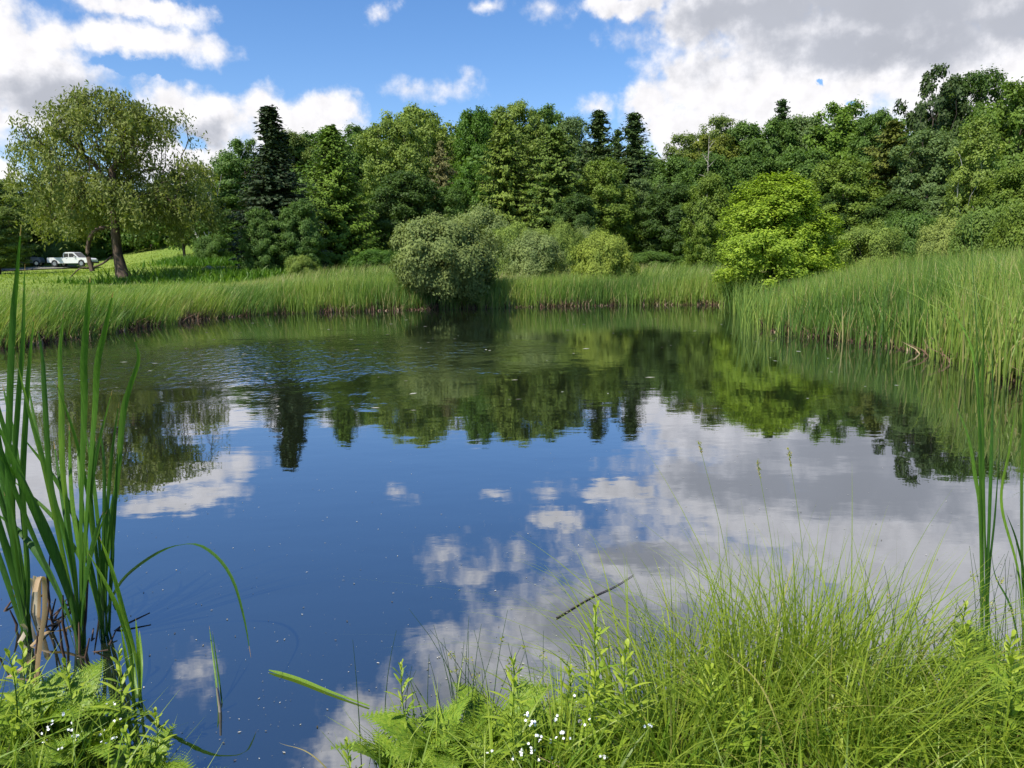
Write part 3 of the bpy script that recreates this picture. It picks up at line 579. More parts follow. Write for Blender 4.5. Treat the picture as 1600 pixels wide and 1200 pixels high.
def tree(px, top, width, D, key, tint, name, label, group=None, lean=0, sink=0.0, minz=None, stem='trunk', crown='crown', cat='tree', rz=None):
    me1, me2, mh, mw = MODELS[key]
    q = at(px, top, D); base = at(px, 410, D); x, y = q[0], q[1]; z = gz(x, y) - .05 - sink
    hh_ = q[2] - z; sz = hh_ / mh; sx = width * D / F_PX / mw
    e = empty(name, (x, y, z), rz if rz is not None else (px * 1.7) % 6.28); e.scale = (sx, sx, sz)
    tag(e, label, cat, group)
    link(stem, me1, e)
    if me2: link(crown, me2, e, tint)
    return e
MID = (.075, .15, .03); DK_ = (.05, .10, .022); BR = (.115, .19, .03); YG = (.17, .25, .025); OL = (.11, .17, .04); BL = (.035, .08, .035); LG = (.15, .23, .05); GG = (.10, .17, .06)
T = [
 # far left hillside
 (12, 277, 110, 112, 'maple_full', OL, 'broadleaf_tree', 'olive rounded tree on the far left hill at the photo edge'),
 (88, 284, 110, 108, 'oak_lumpy', OL, 'broadleaf_tree', 'low olive tree on far hill just left of the willow trunk'),
 (-40, 268, 130, 100, 'maple_round', OL, 'broadleaf_tree', 'olive tree cut by the left photo edge on the far hill'),
 (150, 292, 100, 112, 'maple_full', MID, 'broadleaf_tree', 'mid green tree seen through the willow crown left of its trunk'),
 (225, 296, 110, 112, 'maple_round', YG, 'broadleaf_tree', 'yellow green tree glimpsed through willow foliage right of its trunk'),
 (-14, 318, 90, 84, 'ash_tall', OL, 'broadleaf_tree', 'olive brown bushy tree at left edge behind the parked utility cart'),
 (278, 262, 80, 88, 'ash_airy', OL, 'broadleaf_tree', 'thin airy olive tree just right of the willow'),
 (312, 240, 70, 84, 'birch', OL, 'birch_tree', 'clump birch with three pale bare stems right of the willow'),
 (350, 262, 90, 90, 'maple_full', YG, 'broadleaf_tree', 'yellow green rounded tree between birch stems and the dark spruce'),
 (378, 210, 100, 90, 'maple_round', MID, 'broadleaf_tree', 'mid green domed tree rising left behind the spire spruce'),
 (346, 300, 90, 85, 'maple_full', MID, 'broadleaf_tree', 'leafy green tree reaching the ground left of the spire spruce'),
 (452, 200, 90, 88, 'ash_tall', OL, 'broadleaf_tree', 'pale olive tree behind and right of the spire spruce'),
 (495, 193, 110, 90, 'oak_lumpy', MID, 'broadleaf_tree', 'green ridge tree behind the conical cedar'),
 (420, 168, 150, 48, 'spire_spruce', (.03,.055,.024), 'spruce_tree', 'tall narrow dark spruce with twin spires left of centre'),
 (404, 322, 62, 45.5, 'maple_full', (.075, .15, .035), 'maple_tree', 'small dark green maple at left foot of the spire spruce'),
 (468, 308, 70, 45, 'maple_full', (.075, .15, .035), 'maple_tree', 'small blue green maple at right foot of the spire spruce'),
 (517, 198, 165, 53, 'cedar_cone', (.085, .16, .02), 'cedar_tree', 'broad conical cedar with yellowish top right of the spire spruce'),
 (560, 190, 110, 88, 'maple_round', MID, 'broadleaf_tree', 'ridge tree in the gap between cedar and tall ash'),
 (612, 178, 120, 68, 'ash_tall', LG, 'ash_tree', 'pale green ash with visible dark limbs above silver shrub left'),
 (655, 152, 130, 74, 'ash_airy', LG, 'ash_tree', 'tallest pale ash on the ridge left of centre'),
 (650, 165, 140, 80, 'maple_round', LG, 'broadleaf_tree', 'light green domed tree filling behind the tallest pale ash'),
 (632, 262, 130, 57, 'maple_full', DK_, 'maple_tree', 'dark green maple behind upper left of the silver willow shrub'),
 (688, 222, 70, 62, 'hemlock_ragged', (.11, .12, .05), 'hemlock_tree', 'half bare brownish hemlock above the silver willow shrub'),
 (705, 285, 80, 58, 'maple_full', MID, 'maple_tree', 'mid green maple below the half bare hemlock'),
 (742, 160, 90, 72, 'maple_full', (.06, .14, .015), 'maple_tree', 'dark columnar maple left of the two central hemlocks'),
 (735, 250, 80, 60, 'maple_round', (.06, .14, .015), 'maple_tree', 'dark low maple in front of the dark columnar maple'),
 (790, 190, 135, 56, 'hemlock', (.10, .16, .025), 'hemlock_tree', 'yellowish spreading hemlock, left of the central pair'),
 (868, 205, 160, 55, 'hemlock', (.075, .13, .022), 'hemlock_tree', 'deep green spreading hemlock, right of the central pair'),
 (800, 153, 120, 80, 'ash_tall', LG, 'ash_tree', 'pale ridge ash behind the yellowish central hemlock'),
 (850, 158, 120, 82, 'maple_round', MID, 'broadleaf_tree', 'mid green ridge tree behind the deep green central hemlock'),
 (765, 160, 90, 84, 'ash_airy', MID, 'ash_tree', 'thin topped ridge tree between dark columnar maple and central hemlocks'),
 (893, 175, 80, 80, 'ash_tall', GG, 'ash_tree', 'bluish green ridge tree just left of the peaked spruces'),
 (935, 170, 130, 67, 'spruce', (.045, .08, .022), 'spruce_tree', 'left and fuller of the two peaked dark spruces on centre ridge'),
 (990, 174, 130, 66, 'spruce', (.04, .075, .022), 'spruce_tree', 'right and ragged of the two peaked dark spruces on centre ridge'),
 (965, 200, 70, 72, 'spruce', (.06, .11, .03), 'spruce_tree', 'small spruce tucked between the two peaked dark spruces'),
 (945, 242, 110, 57, 'maple_full', BR, 'maple_tree', 'bright green maple below the two peaked spruces'),
 (1000, 272, 80, 60, 'ash_airy', GG, 'ash_tree', 'slender pale stemmed ash below the ragged peaked spruce'),
 (900, 300, 90, 52, 'maple_full', DK_, 'maple_tree', 'dark green maple between central hemlocks and bright maple'),
 (1010, 240, 90, 72, 'maple_round', MID, 'broadleaf_tree', 'green tree in the sky notch right of the spruces'),
 (1045, 238, 100, 66, 'oak_lumpy', MID, 'broadleaf_tree', 'lumpy green tree below the sky notch'),
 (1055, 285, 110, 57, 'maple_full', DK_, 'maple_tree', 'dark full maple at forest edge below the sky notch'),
 (1110, 265, 80, 46, 'maple_full', BR, 'maple_tree', 'young bright maple left beside the yellow green willow'),
 (1070, 200, 90, 80, 'ash_airy', OL, 'ash_tree', 'thin crowned ridge ash right of the sky notch'),
 (1122, 172, 90, 84, 'ash_airy', OL, 'ash_tree', 'feathery topped ridge ash with the orange tinged neighbour'),
 (1115, 205, 110, 78, 'maple_round', (.13, .175, .03), 'broadleaf_tree', 'orange tinged green tree below the feathery ridge ash'),
 (1165, 185, 100, 80, 'maple_full', MID, 'broadleaf_tree', 'mid green tree left below the small dark ridge pine'),
 (1222, 153, 80, 86, 'spruce', (.04, .08, .025), 'pine_tree', 'small dark pine poking above the ridge right of centre'),
 (1215, 180, 110, 78, 'maple_round', MID, 'broadleaf_tree', 'green tree directly below the small dark ridge pine'),
 (1258, 172, 90, 80, 'oak_lumpy', GG, 'broadleaf_tree', 'grey green ridge tree right of the small dark pine'),
 (1318, 152, 120, 78, 'maple_round', (.10, .19, .025), 'broadleaf_tree', 'big domed light green tree topping the right ridge'),
 (1372, 168, 100, 74, 'ash_tall', MID, 'broadleaf_tree', 'mid green tree left behind the sparse topped cherry'),
 (1170, 235, 110, 64, 'maple_full', MID, 'maple_tree', 'rounded maple above left of the yellow green willow'),
 (1260, 225, 110, 64, 'oak_lumpy', MID, 'broadleaf_tree', 'lumpy green tree above right of the yellow green willow'),
 (1110, 235, 110, 62, 'maple_full', MID, 'broadleaf_tree', 'green tree behind the grey standing snag'),
 (1318, 240, 130, 52, 'maple_full', BR, 'maple_tree', 'wide bright green maple right of the yellow green willow'),
 (1288, 300, 90, 50, 'maple_full', DK_, 'maple_tree', 'dark low maple just right behind the yellow green willow'),
 (1396, 190, 130, 57, 'hemlock_ragged', (.085, .115, .02), 'hemlock_tree', 'dark layered hemlock with bare lower trunk on the right'),
 (1466, 88, 105, 58, 'cherry_sparse', (.05, .09, .03), 'cherry_tree', 'tallest sparse topped dark cherry on the right skyline'),
 (1462, 165, 120, 60, 'maple_round', MID, 'broadleaf_tree', 'full green tree filling below the sparse topped cherry'),
 (1528, 100, 120, 60, 'ash_tall', (.06, .12, .025), 'ash_tree', 'tall dark green tree right of the sparse topped cherry'),
 (1455, 195, 120, 52, 'ash_tall', GG, 'poplar_tree', 'grey green poplar with fluttering leaves right of the layered hemlock'),
 (1532, 176, 110, 44, 'poplar', LG, 'poplar_tree', 'pale green open poplar with light stems near right edge'),
 (1600, 112, 130, 52, 'maple_round', (.10, .18, .03), 'maple_tree', 'bright green maple cut by the right photo edge'),
 (1590, 250, 100, 42, 'maple_full', BR, 'maple_tree', 'low bright maple at right edge above the reeds'),
 (1660, 120, 140, 58, 'maple_full', MID, 'broadleaf_tree', 'green tree mostly beyond the right photo edge'),
 (1500, 280, 110, 47, 'maple_full', GG, 'broadleaf_tree', 'grey green low tree left behind the open pale poplar'),
 (1400, 300, 110, 50, 'maple_full', DK_, 'maple_tree', 'dark green low maple at the foot of the layered hemlock'),
 # near shore willow
 (1216, 268, 196, 29.3, 'crack_willow', (.20, .32, .032), 'willow_tree', 'bushy yellow green willow at the water edge on the right'),
]
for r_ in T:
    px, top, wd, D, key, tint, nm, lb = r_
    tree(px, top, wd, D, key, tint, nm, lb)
for (px, top, wd, D, lb) in [(1107, 212, 40, 60, 'grey dead trunk standing above the forest right of centre')]:
    tree(px, top, wd, D, 'snag', None, 'dead_tree', lb)
SV = (.15, .22, .085); SG = (.14, .22, .05)
for r_ in [
 (692, 333, 190, 29.6, 'shrub_big', (.13, .19, .065), 'willow_shrub', 'big silvery willow shrub with dark stems leaning over the far shore'),
 (748, 324, 120, 43, 'shrub_round', SV, 'willow_shrub', 'silver green shrub behind right shoulder of the big silvery shrub'),
 (800, 345, 100, 41, 'shrub_mid', SG, 'willow_shrub', 'pale green shrub right behind the big silvery shrub'),
 (850, 355, 80, 42, 'shrub_mid', SG, 'willow_shrub', 'pale shrub in the middle of the bushes on the far shore'),
 (835, 360, 96, 36, 'shrub_round', SV, 'willow_shrub', 'low silver dome shrub in front, centre of the far shore'),
 (880, 345, 62, 42, 'shrub_round', SG, 'willow_shrub', 'upright green shrub between two domed shrubs on the far shore'),
 (916, 353, 60, 43, 'shrub_mid', SV, 'willow_shrub', 'small silver shrub peeping behind the rightmost dome shrub'),
 (942, 360, 98, 34.5, 'shrub_round', (.18, .26, .05), 'willow_shrub', 'rightmost yellow green dome shrub of the central bushes'),
 (1362, 345, 104, 38, 'shrub_mid', SG, 'willow_shrub', 'pale shrub behind the right reeds beside the yellow green willow'),
 (1425, 328, 100, 42, 'shrub_leafy', MID, 'leafy_shrub', 'green shrub behind the right reeds below the layered hemlock'),
 (1482, 338, 90, 36, 'shrub_mid', (.17, .24, .07), 'willow_shrub', 'olive shrub behind the right reeds left of the tall cattail'),
 (1556, 318, 120, 34, 'shrub_leafy', (.11, .19, .04), 'leafy_shrub', 'leafy shrub behind the right reeds near the photo edge'),
 (1620, 305, 100, 31, 'shrub_leafy', BR, 'leafy_shrub', 'bright leafy shrub cut by the right photo edge behind reeds'),
 (78, 348, 70, 104, 'shrub_round', GG, 'leafy_shrub', 'grey green round bush behind the white pickup'),
 (118, 352, 60, 106, 'shrub_leafy', MID, 'leafy_shrub', 'dark green bush behind the white pickup cab'),
 (20, 366, 60, 108, 'shrub_leafy', OL, 'leafy_shrub', 'olive bush left of the parked utility cart'),
 (235, 358, 110, 116, 'shrub_leafy', YG, 'leafy_shrub', 'sunlit yellow green bush behind the willow trunk'),
 (330, 366, 60, 68, 'shrub_leafy', MID, 'leafy_shrub', 'low green bush at the foot of the birch stems'),
 (470, 398, 50, 42, 'shrub_leafy', LG, 'leafy_shrub', 'small pale green bush at the foot of the small blue green maple'),
 (590, 388, 90, 46, 'shrub_leafy', (.06, .14, .02), 'leafy_shrub', 'low dark green bush left behind the big silvery shrub'),
 (1020, 392, 90, 50, 'shrub_leafy', MID, 'leafy_shrub', 'low green bush at the forest foot right of the dome shrubs'),
 (1110, 398, 90, 48, 'shrub_leafy', (.07, .16, .02), 'leafy_shrub', 'low fern green bush at the forest foot left of yellow green willow'),
 ]:
    px, top, wd, D, key, tint, nm, lb = r_
    tree(px, top, wd, D, key, tint, nm, lb, stem='stem', crown='foliage', cat='shrub')

# the wood behind, one mass: nobody could count its trees
rng = np.random.default_rng(99); mbw = MB(); mbt = MB()
ridge = [(-40, 285), (0, 300), (150, 310), (280, 300), (330, 260), (400, 225), (470, 215), (560, 200), (650, 180), (800, 170), (900, 190), (960, 210), (1030, 250), (1090, 205), (1200, 180), (1300, 168), (1400, 165), (1480, 150), (1600, 135), (1750, 120)]
rx_ = np.array([a for a, b in ridge]); ry_ = np.array([b for a, b in ridge])
for layer, (D0, dy) in enumerate([(70, 95), (84, 42), (98, 12)]):
    for px in np.arange(-60, 1760, 44):
        if px < 300 and layer < 1: continue
        if px < 440: D = D0 + 25
        else: D = D0
        px_ = px + rng.normal() * 12; top = np.interp(px_, rx_, ry_) + dy + rng.normal() * 8
        q = at(px_, top, D + rng.normal() * 3); z0_ = gz(q[0], q[1]); hh_ = max(4, q[2] - z0_)
        ncl = 34; cw = 3.0 + rng.random() * 1.2
        cen = crown_pts(ncl, lambda s: ell(s, .5, .5) * cw / 4, z0_ + .4, z0_ + hh_ - .5, rng, .4) + np.array([q[0], q[1], 0])
        clumps(mbw, cen, 1.25 * (.7 + .6 * rng.random(ncl)), 70, .42, rng, axis_c=(q[0], q[1], z0_ + hh_ * .5))
        tube(mbt, [(q[0], q[1], z0_ - .3), (q[0], q[1], z0_ + hh_ * .8)], [.22, .05], 5)
wd_ = empty('woodland', (0, 85, gz(0, 85))); tag(wd_, 'dense green mixed woodland covering the hillside behind the front trees', 'woodland', kind='stuff')
a_ = link('foliage', mbw.mesh('woodland_foliage', M_LEAF), wd_, (.075, .15, .028)); b_ = link('trunks', mbt.mesh('woodland_trunks', M_BARK), wd_)
for q in (a_, b_): q.location = (0, -85, -wd_.location.z); q['kind'] = 'stuff'

# ------------------------------------------------------------------ reed beds on the far shores (grass-like masses nobody could count)
rng = np.random.default_rng(5)
def scatter(n, x0, x1, y0, y1, keep):
    out = []; tot = 0
    while tot < n:
        p = np.stack([rng.uniform(x0, x1, n * 2), rng.uniform(y0, y1, n * 2)], 1); k_ = keep(p[:, 0], p[:, 1]); p = p[k_]; out.append(p); tot += len(p)
        if len(out) > 60: break
    return np.concatenate(out)[:n]
def reed_bed(name, label, n, box_, depth, hgt, lean, keep, dens=1.6, wd=.021, stub_n=900, tan=.09, inwater=.25, a_mul=1.0, stub_h=.28):
    def kf(x, y):
        s = pond_sd(x, y) + .22 * np.sin(x * 2.3) * np.sin(y * 1.9 + x)
        pr = np.clip(1 - (s / depth) ** 2, 0, 1) ** .5 * (s < depth)
        return (s > -inwater) & (rng.random(x.shape) < pr * np.where(s < .15, .75, 1)) & keep(x, y)
    p = scatter(n, *box_, kf); s = pond_sd(p[:, 0], p[:, 1])
    z = np.maximum(ground(p[:, 0], p[:, 1]), -.05)
    wave = .5 + .5 * np.sin(p[:, 0] * .9 + np.sin(p[:, 1] * .7) * 2)
    h = hgt * (.5 + .56 * rng.random(n) ** .7) * (.9 + .15 * wave) * np.where(s < .3, .86, 1)
    h = h * (np.interp(np.degrees(np.arctan2(p[:, 0], p[:, 1])), [16, 19, 23, 27, 31, 36], [.48, .55, .68, .82, .92, .95]) if hgt > 1.5 else 1)
    L = np.array(lean)[None] * (.4 + rng.random((n, 1)) * .9) + rng.normal(size=(n, 3)) * np.array([.13, .13, 0]) * np.where(rng.random((n, 1)) < .08, 4, 1)
    v = np.clip(rng.random(n) * .5 + .42 * wave + rng.normal(size=n) * .08, 0, .9); v = np.where(rng.random(n) < tan, .97, v) * a_mul
    mb = MB(); blades(mb, np.stack([p[:, 0], p[:, 1], z], 1), h, L, wd * (.6 + .7 * rng.random(n)), 4, v, rng, droop=.06 * rng.random(n))
    e = empty(name, (box_[0] * .5 + box_[1] * .5, box_[2] * .5 + box_[3] * .5, 0)); tag(e, label, 'reeds', kind='stuff')
    o = link('blades', mb.mesh(name + '_blades', M_REED), e); o.location = -Vector(e.location); o['kind'] = 'stuff'
    p = scatter(stub_n, *box_, lambda x, y: (np.abs(pond_sd(x, y) - .02) < .34) & keep(x, y)); m_ = len(p)
    z = np.maximum(ground(p[:, 0], p[:, 1]), -.04)
    mb = MB(); clus = .4 + .6 * (np.sin(p[:, 0] * 3.1) * np.sin(p[:, 1] * 2.7 + p[:, 0]) > -.1)
    blades(mb, np.stack([p[:, 0], p[:, 1], z], 1), stub_h * (.4 + rng.random(m_)) * clus, rng.normal(size=(m_, 3)) * np.array([.7, .7, 0]), .035 * (.6 + rng.random(m_)), 2, rng.random(m_) ** 1.3, rng)
    o = link('dead_stubs', mb.mesh(name + '_stubs', M_STUB), e); o.location = -Vector(e.location); o['kind'] = 'stuff'
reed_bed('reed_bed', 'green reeds swept by wind along the left shore below the old willow', 21000, (-17, -7, 8, 31), 3.4, .94, (.42, .1, 0), lambda x, y: (x < -8.2) & (y > 8), stub_n=2600, wd=.02)
reed_bed('reed_bed', 'upright pale green reeds lining the far middle shore with reddish stubs', 26000, (-9, 9.5, 26, 34.5), 3.0, .98, (.05, 0, 0), lambda x, y: (x > -8.6) & (x < 9.4) & (y > 27) & ((x + 2.6) ** 2 / 2 + (y - 29.6) ** 2 > .4), stub_n=2600, wd=.024)
reed_bed('reed_bed', 'tall dense bluish green cattail reeds filling the right shore', 42000, (5, 24, 7, 30), 9.5, 1.72, (.03, 0, 0), lambda x, y: (x > 5.6) & (y > 7.5) & (x > 6.0 + (y - 17) * .12) & (rng.random(x.shape) < np.clip((np.degrees(np.arctan2(x, y)) - 15.5) / 6, .12, 1)) & ((x - 9.6) ** 2 + (y - 27.2) ** 2 > 2.2), stub_n=1800, wd=.024, inwater=.5)
# thin reeds standing in the water in front of the yellow green willow
n = 420; p = scatter(n, 4.9, 8.4, 17, 27.5, lambda x, y: (pond_sd(x, y) < 0) & (pond_sd(x, y) > -.9) & (rng.random(x.shape) < .5))
mb = MB(); blades(mb, np.stack([p[:, 0], p[:, 1], p[:, 0] * 0 - .05], 1), .75 + .6 * rng.random(n), rng.normal(size=(n, 3)) * np.array([.22, .2, 0]), .022, 4, .35 + .5 * rng.random(n), rng)
o = link('water_reeds', mb.mesh('water_reeds', M_REED)); tag(o, 'thin scattered reeds standing in open water before the yellow green willow', 'reeds', kind='stuff')

# ------------------------------------------------------------------ meadow behind the reeds
n = 30000; p = scatter(n, -24, 16, 28, 46, lambda x, y: (pond_sd(x, y) > 2.0) & (pond_sd(x, y) < 15) & (x > -22 + (y - 28) * -.1) & (rng.random(x.shape) < np.clip(1.4 - pond_sd(x, y) / 14, 0, 1)))
wv_ = .5 + .5 * np.sin(p[:, 0] * .55 + 2 * np.sin(p[:, 1] * .4)); ls = np.clip((p[:, 0] + 15) / 6, .32, 1)
mb = MB(); blades(mb, np.stack([p[:, 0], p[:, 1], ground(p[:, 0], p[:, 1]) - .02], 1), (.55 + .5 * rng.random(n)) * ls, np.array([[.2, 0, 0]]) + rng.normal(size=(n, 3)) * np.array([.2, .2, 0]), .02, 3, np.clip(.2 + .5 * wv_ + rng.normal(size=n) * .25, 0, 1), rng, droop=.1)
o = link('meadow_grass', mb.mesh('meadow_grass', M_MEADOW)); tag(o, 'tall seeding meadow grass with straw tips between reeds and forest', 'grass', kind='stuff')
n = 42000; p = scatter(n, -60, -5, 22, 95, lambda x, y: (pond_sd(x, y) > 2.5) & (rng.random(x.shape) < 26 / (np.hypot(x, y))) & (np.abs(np.degrees(np.arctan2(x, y)) + 24) < 16))
D_ = np.hypot(p[:, 0], p[:, 1]); pat = np.sin(p[:, 0] * .31 + 1.7 * np.sin(p[:, 1] * .19)) * np.sin(p[:, 1] * .27)
mb = MB(); blades(mb, np.stack([p[:, 0], p[:, 1], ground(p[:, 0], p[:, 1]) - .02], 1), (.05 + .09 * rng.random(n)) * (1 + .6 * (pat > .6)), rng.normal(size=(n, 3)) * np.array([.5, .5, 0]), .0009 * D_, 2, np.clip(.5 + .22 * pat + rng.normal(size=n) * .2, 0, .9), rng)
o = link('field_grass', mb.mesh('field_grass', M_GRASS)); tag(o, 'short sunlit grass covering the left field under the willow', 'grass', kind='stuff')
def patch(px, py, D, w_, d_, h, n, v0, label):
    q = at(px, py, D); p = q[:2] + rng.normal(size=(n, 2)) * np.array([w_, d_]) * .5
    mb = MB(); base = np.stack([p[:, 0], p[:, 1], ground(p[:, 0], p[:, 1]) - .03], 1); blades(mb, base, h * (.5 + .6 * rng.random(n)), rng.normal(size=(n, 3)) * np.array([.4, .4, 0]), .09, 3, np.clip(v0 + rng.normal(size=n) * .12, 0, 1), rng)
    mb.V[0] -= np.array([q[0], q[1], 0]); o = link('weed_patch', mb.mesh('weed_patch', M_WEED)); o.location = (q[0], q[1], 0); tag(o, label, 'weeds', kind='stuff')
patch(308, 396, 72, 3.6, 1.6, .7, 900, .0, 'dark low weeds in front of the birch stems')
patch(332, 404, 64, 3.6, 1.2, .75, 900, .0, 'dark strip of taller weeds in the left field')
patch(318, 428, 47, 4.2, 2.0, .75, 1500, .25, 'leafy weeds beside the pale boulders')
patch(395, 434, 44, 4, 1.6, .65, 1200, .1, 'dark green weeds at the foot of the small maples')
patch(260, 436, 44, 4.5, 1.4, .4, 1200, .15, 'green weeds right of the willow roots')

# ------------------------------------------------------------------ boulders in the field
M_ROCK = plain_mat('boulder_stone', (.26, .24, .21), (.5, .47, .42), 3, .9, .2, bump=.8)
def rock(loc, s, seed, label):
    r_ = np.random.default_rng(seed); nu, nv = 14, 9
    th = np.linspace(0, 2 * PI, nu, endpoint=False); ph = np.linspace(.05, PI - .05, nv)
    d = np.stack([np.sin(ph)[:, None] * np.cos(th), np.sin(ph)[:, None] * np.sin(th), np.cos(ph)[:, None] * np.ones(nu)], -1)
    k_ = r_.normal(size=(5, 3)); rad = 1 + sum(.10 * np.sin(3 * (d @ k_[q]) + q) for q in range(5))
    V = d * rad[..., None] * np.array(s) / 2
    mb = MB(); i = np.arange(nv - 1)[:, None] * nu; j = np.arange(nu)[None]; k2 = (j + 1) % nu
    mb.add(V, np.stack([i + j, i + nu + j, i + nu + k2, i + k2], -1)); 
    mb.add(V[0][[0, 4, 7, 10]], [[0, 1, 2, 3]]); mb.add(V[-1][[0, 4, 7, 10]], [[3, 2, 1, 0]])
    o = link('boulder', mb.mesh('boulder', M_ROCK, smooth=True)); o.location = loc; o.rotation_euler = (0, 0, seed); tag(o, label, 'rock', 'pale boulders in the left field'); return o
for q, (px, py, sx, sz, lb) in enumerate([(324, 427, 1.0, .55, 'lowest pale boulder nearest the pond in the left field'), (333, 421, .9, .5, 'pale boulder behind the lowest one at left end of the row'),
        (345, 420, .9, .5, 'second pale boulder from the left in the upper row'), (358, 421, .7, .4, 'middle pale boulder of the upper row among weeds'),
        (372, 421, .8, .5, 'grey boulder right end of the row near the dark maples'), (351, 424, .5, .3, 'small pale stone just below the boulder row')]):
    g_ = at(px, py, 47 + (427 - py) * .5); rock((g_[0], g_[1], gz(g_[0], g_[1]) + sz * .32), (sx, sx * .8, sz * 1.5), q + 3, lb)

# ------------------------------------------------------------------ vehicles far behind the willow
import bmesh
def prism(prof, y0, y1, bev=0.02):
    bm = bmesh.new(); a = [bm.verts.new((x, y0, z)) for x, z in prof]; b = [bm.verts.new((x, y1, z)) for x, z in prof]; n = len(prof)
    bm.faces.new(a); bm.faces.new(b[::-1])
    for i in range(n): bm.faces.new((a[i], b[i], b[(i + 1) % n], a[(i + 1) % n]))
    bmesh.ops.recalc_face_normals(bm, faces=bm.faces)
    if bev: bmesh.ops.bevel(bm, geom=bm.edges[:], offset=bev, segments=2, affect='EDGES')
    return bm
def part(name, bm, m, parent, loc=(0, 0, 0)):
    me = bpy.data.meshes.new(name); bm.to_mesh(me); bm.free(); me.materials.append(m)
    o = link(name, me, parent); o.location = loc; return o
def cyl(r, w_, seg=20):
    bm = bmesh.new(); bmesh.ops.create_cone(bm, cap_ends=True, segments=seg, radius1=r, radius2=r, depth=w_, matrix=Matrix.Rotation(PI / 2, 4, 'X'))
    bmesh.ops.bevel(bm, geom=bm.edges[:], offset=.015, segments=1, affect='EDGES'); return bm
def bxm(s): 
    bm = bmesh.new(); bmesh.ops.create_cube(bm, size=1, matrix=Matrix.Diagonal((*s, 1))); bmesh.ops.bevel(bm, geom=bm.edges[:], offset=min(s) * .15, segments=1, affect='EDGES'); return bm
def paint(name, c, rough=.3, met=0): return plain_mat(name, c, tuple(v * .93 for v in c), 5, rough, .5, met)
M_WHITE = paint('white_paint', (.78, .78, .76)); M_TYRE = paint('tyre_rubber', (.02, .02, .02), .8); M_RIM = paint('wheel_rim', (.45, .45, .46), .35, .8)
M_GLASS = paint('dark_glass', (.02, .025, .03), .08); M_RED = paint('tail_lamp', (.5, .03, .02), .3); M_DARK = paint('dark_trim', (.03, .03, .032), .6); M_LAMP = paint('head_lamp', (.7, .7, .68), .1)
M_SILV = paint('silver_paint', (.45, .47, .5), .25, .5); M_GREY = paint('grey_paint', (.16, .17, .19), .4)
def wheels(e, xs, half, r):
    for x in xs:
        for s_ in (-1, 1):
            w_ = part('wheel', cyl(r, .24), M_TYRE, e, (x, s_ * half, r)); part('rim', cyl(r * .58, .26), M_RIM, w_)
# pickup: nose to the right
q = at(114, 410, 97); t_ = empty('pickup_truck', (q[0], q[1], gz(q[0], q[1]) + .15), math.radians(-4)); t_.scale = (.86, .9, .9); tag(t_, 'white pickup truck parked on the left field behind the willow', 'pickup truck')
body_p = [(-2.75, .55), (-2.75, 1.12), (-.75, 1.12), (-.72, 1.08), (1.05, 1.08), (1.35, 1.1), (2.45, 1.0), (2.7, .85), (2.72, .5), (2.15, .45), (2.05, .72), (1.75, .86), (1.4, .72), (1.3, .42), (-1.35, .42), (-1.45, .72), (-1.8, .86), (-2.1, .72), (-2.2, .5)]
part('body', prism(body_p, -.92, .92), M_WHITE, t_)
part('cab', prism([(-.75, 1.08), (-.62, 1.66), (-.45, 1.74), (.55, 1.74), (.7, 1.68), (1.3, 1.1)], -.8, .8, .04), M_WHITE, t_)
for s_ in (-1, 1):
    part('window', prism([(-.6, 1.16), (-.5, 1.6), (.02, 1.6), (.02, 1.16)], s_ * .8 - .01, s_ * .8 + .012, 0), M_GLASS, t_)
    part('window', prism([(.1, 1.16), (.1, 1.6), (.6, 1.6), (1.1, 1.16)], s_ * .8 - .01, s_ * .8 + .012, 0), M_GLASS, t_)
    part('door_handle', bxm((.16, .03, .03)), M_DARK, t_, (-.15, s_ * .93, .98)); part('side_mirror', bxm((.1, .2, .16)), M_WHITE, t_, (.95, s_ * 1.0, 1.2))
    part('tail_light', bxm((.06, .14, .3)), M_RED, t_, (-2.76, s_ * .8, .92)); part('headlight', bxm((.06, .3, .14)), M_LAMP, t_, (2.68, s_ * .68, .82))
part('windscreen', prism([(.76, 1.68), (1.3, 1.14), (1.34, 1.14), (.8, 1.69)], -.7, .7, 0), M_GLASS, t_)
part('bumper', bxm((.16, 1.8, .18)), M_DARK, t_, (-2.82, 0, .55)); part('bumper', bxm((.16, 1.8, .2)), M_DARK, t_, (2.78, 0, .5))
part('cargo_bed', bxm((1.85, 1.5, .06)), M_DARK, t_, (-1.76, 0, 1.125)); wheels(t_, (-1.78, 1.72), .84, .4)
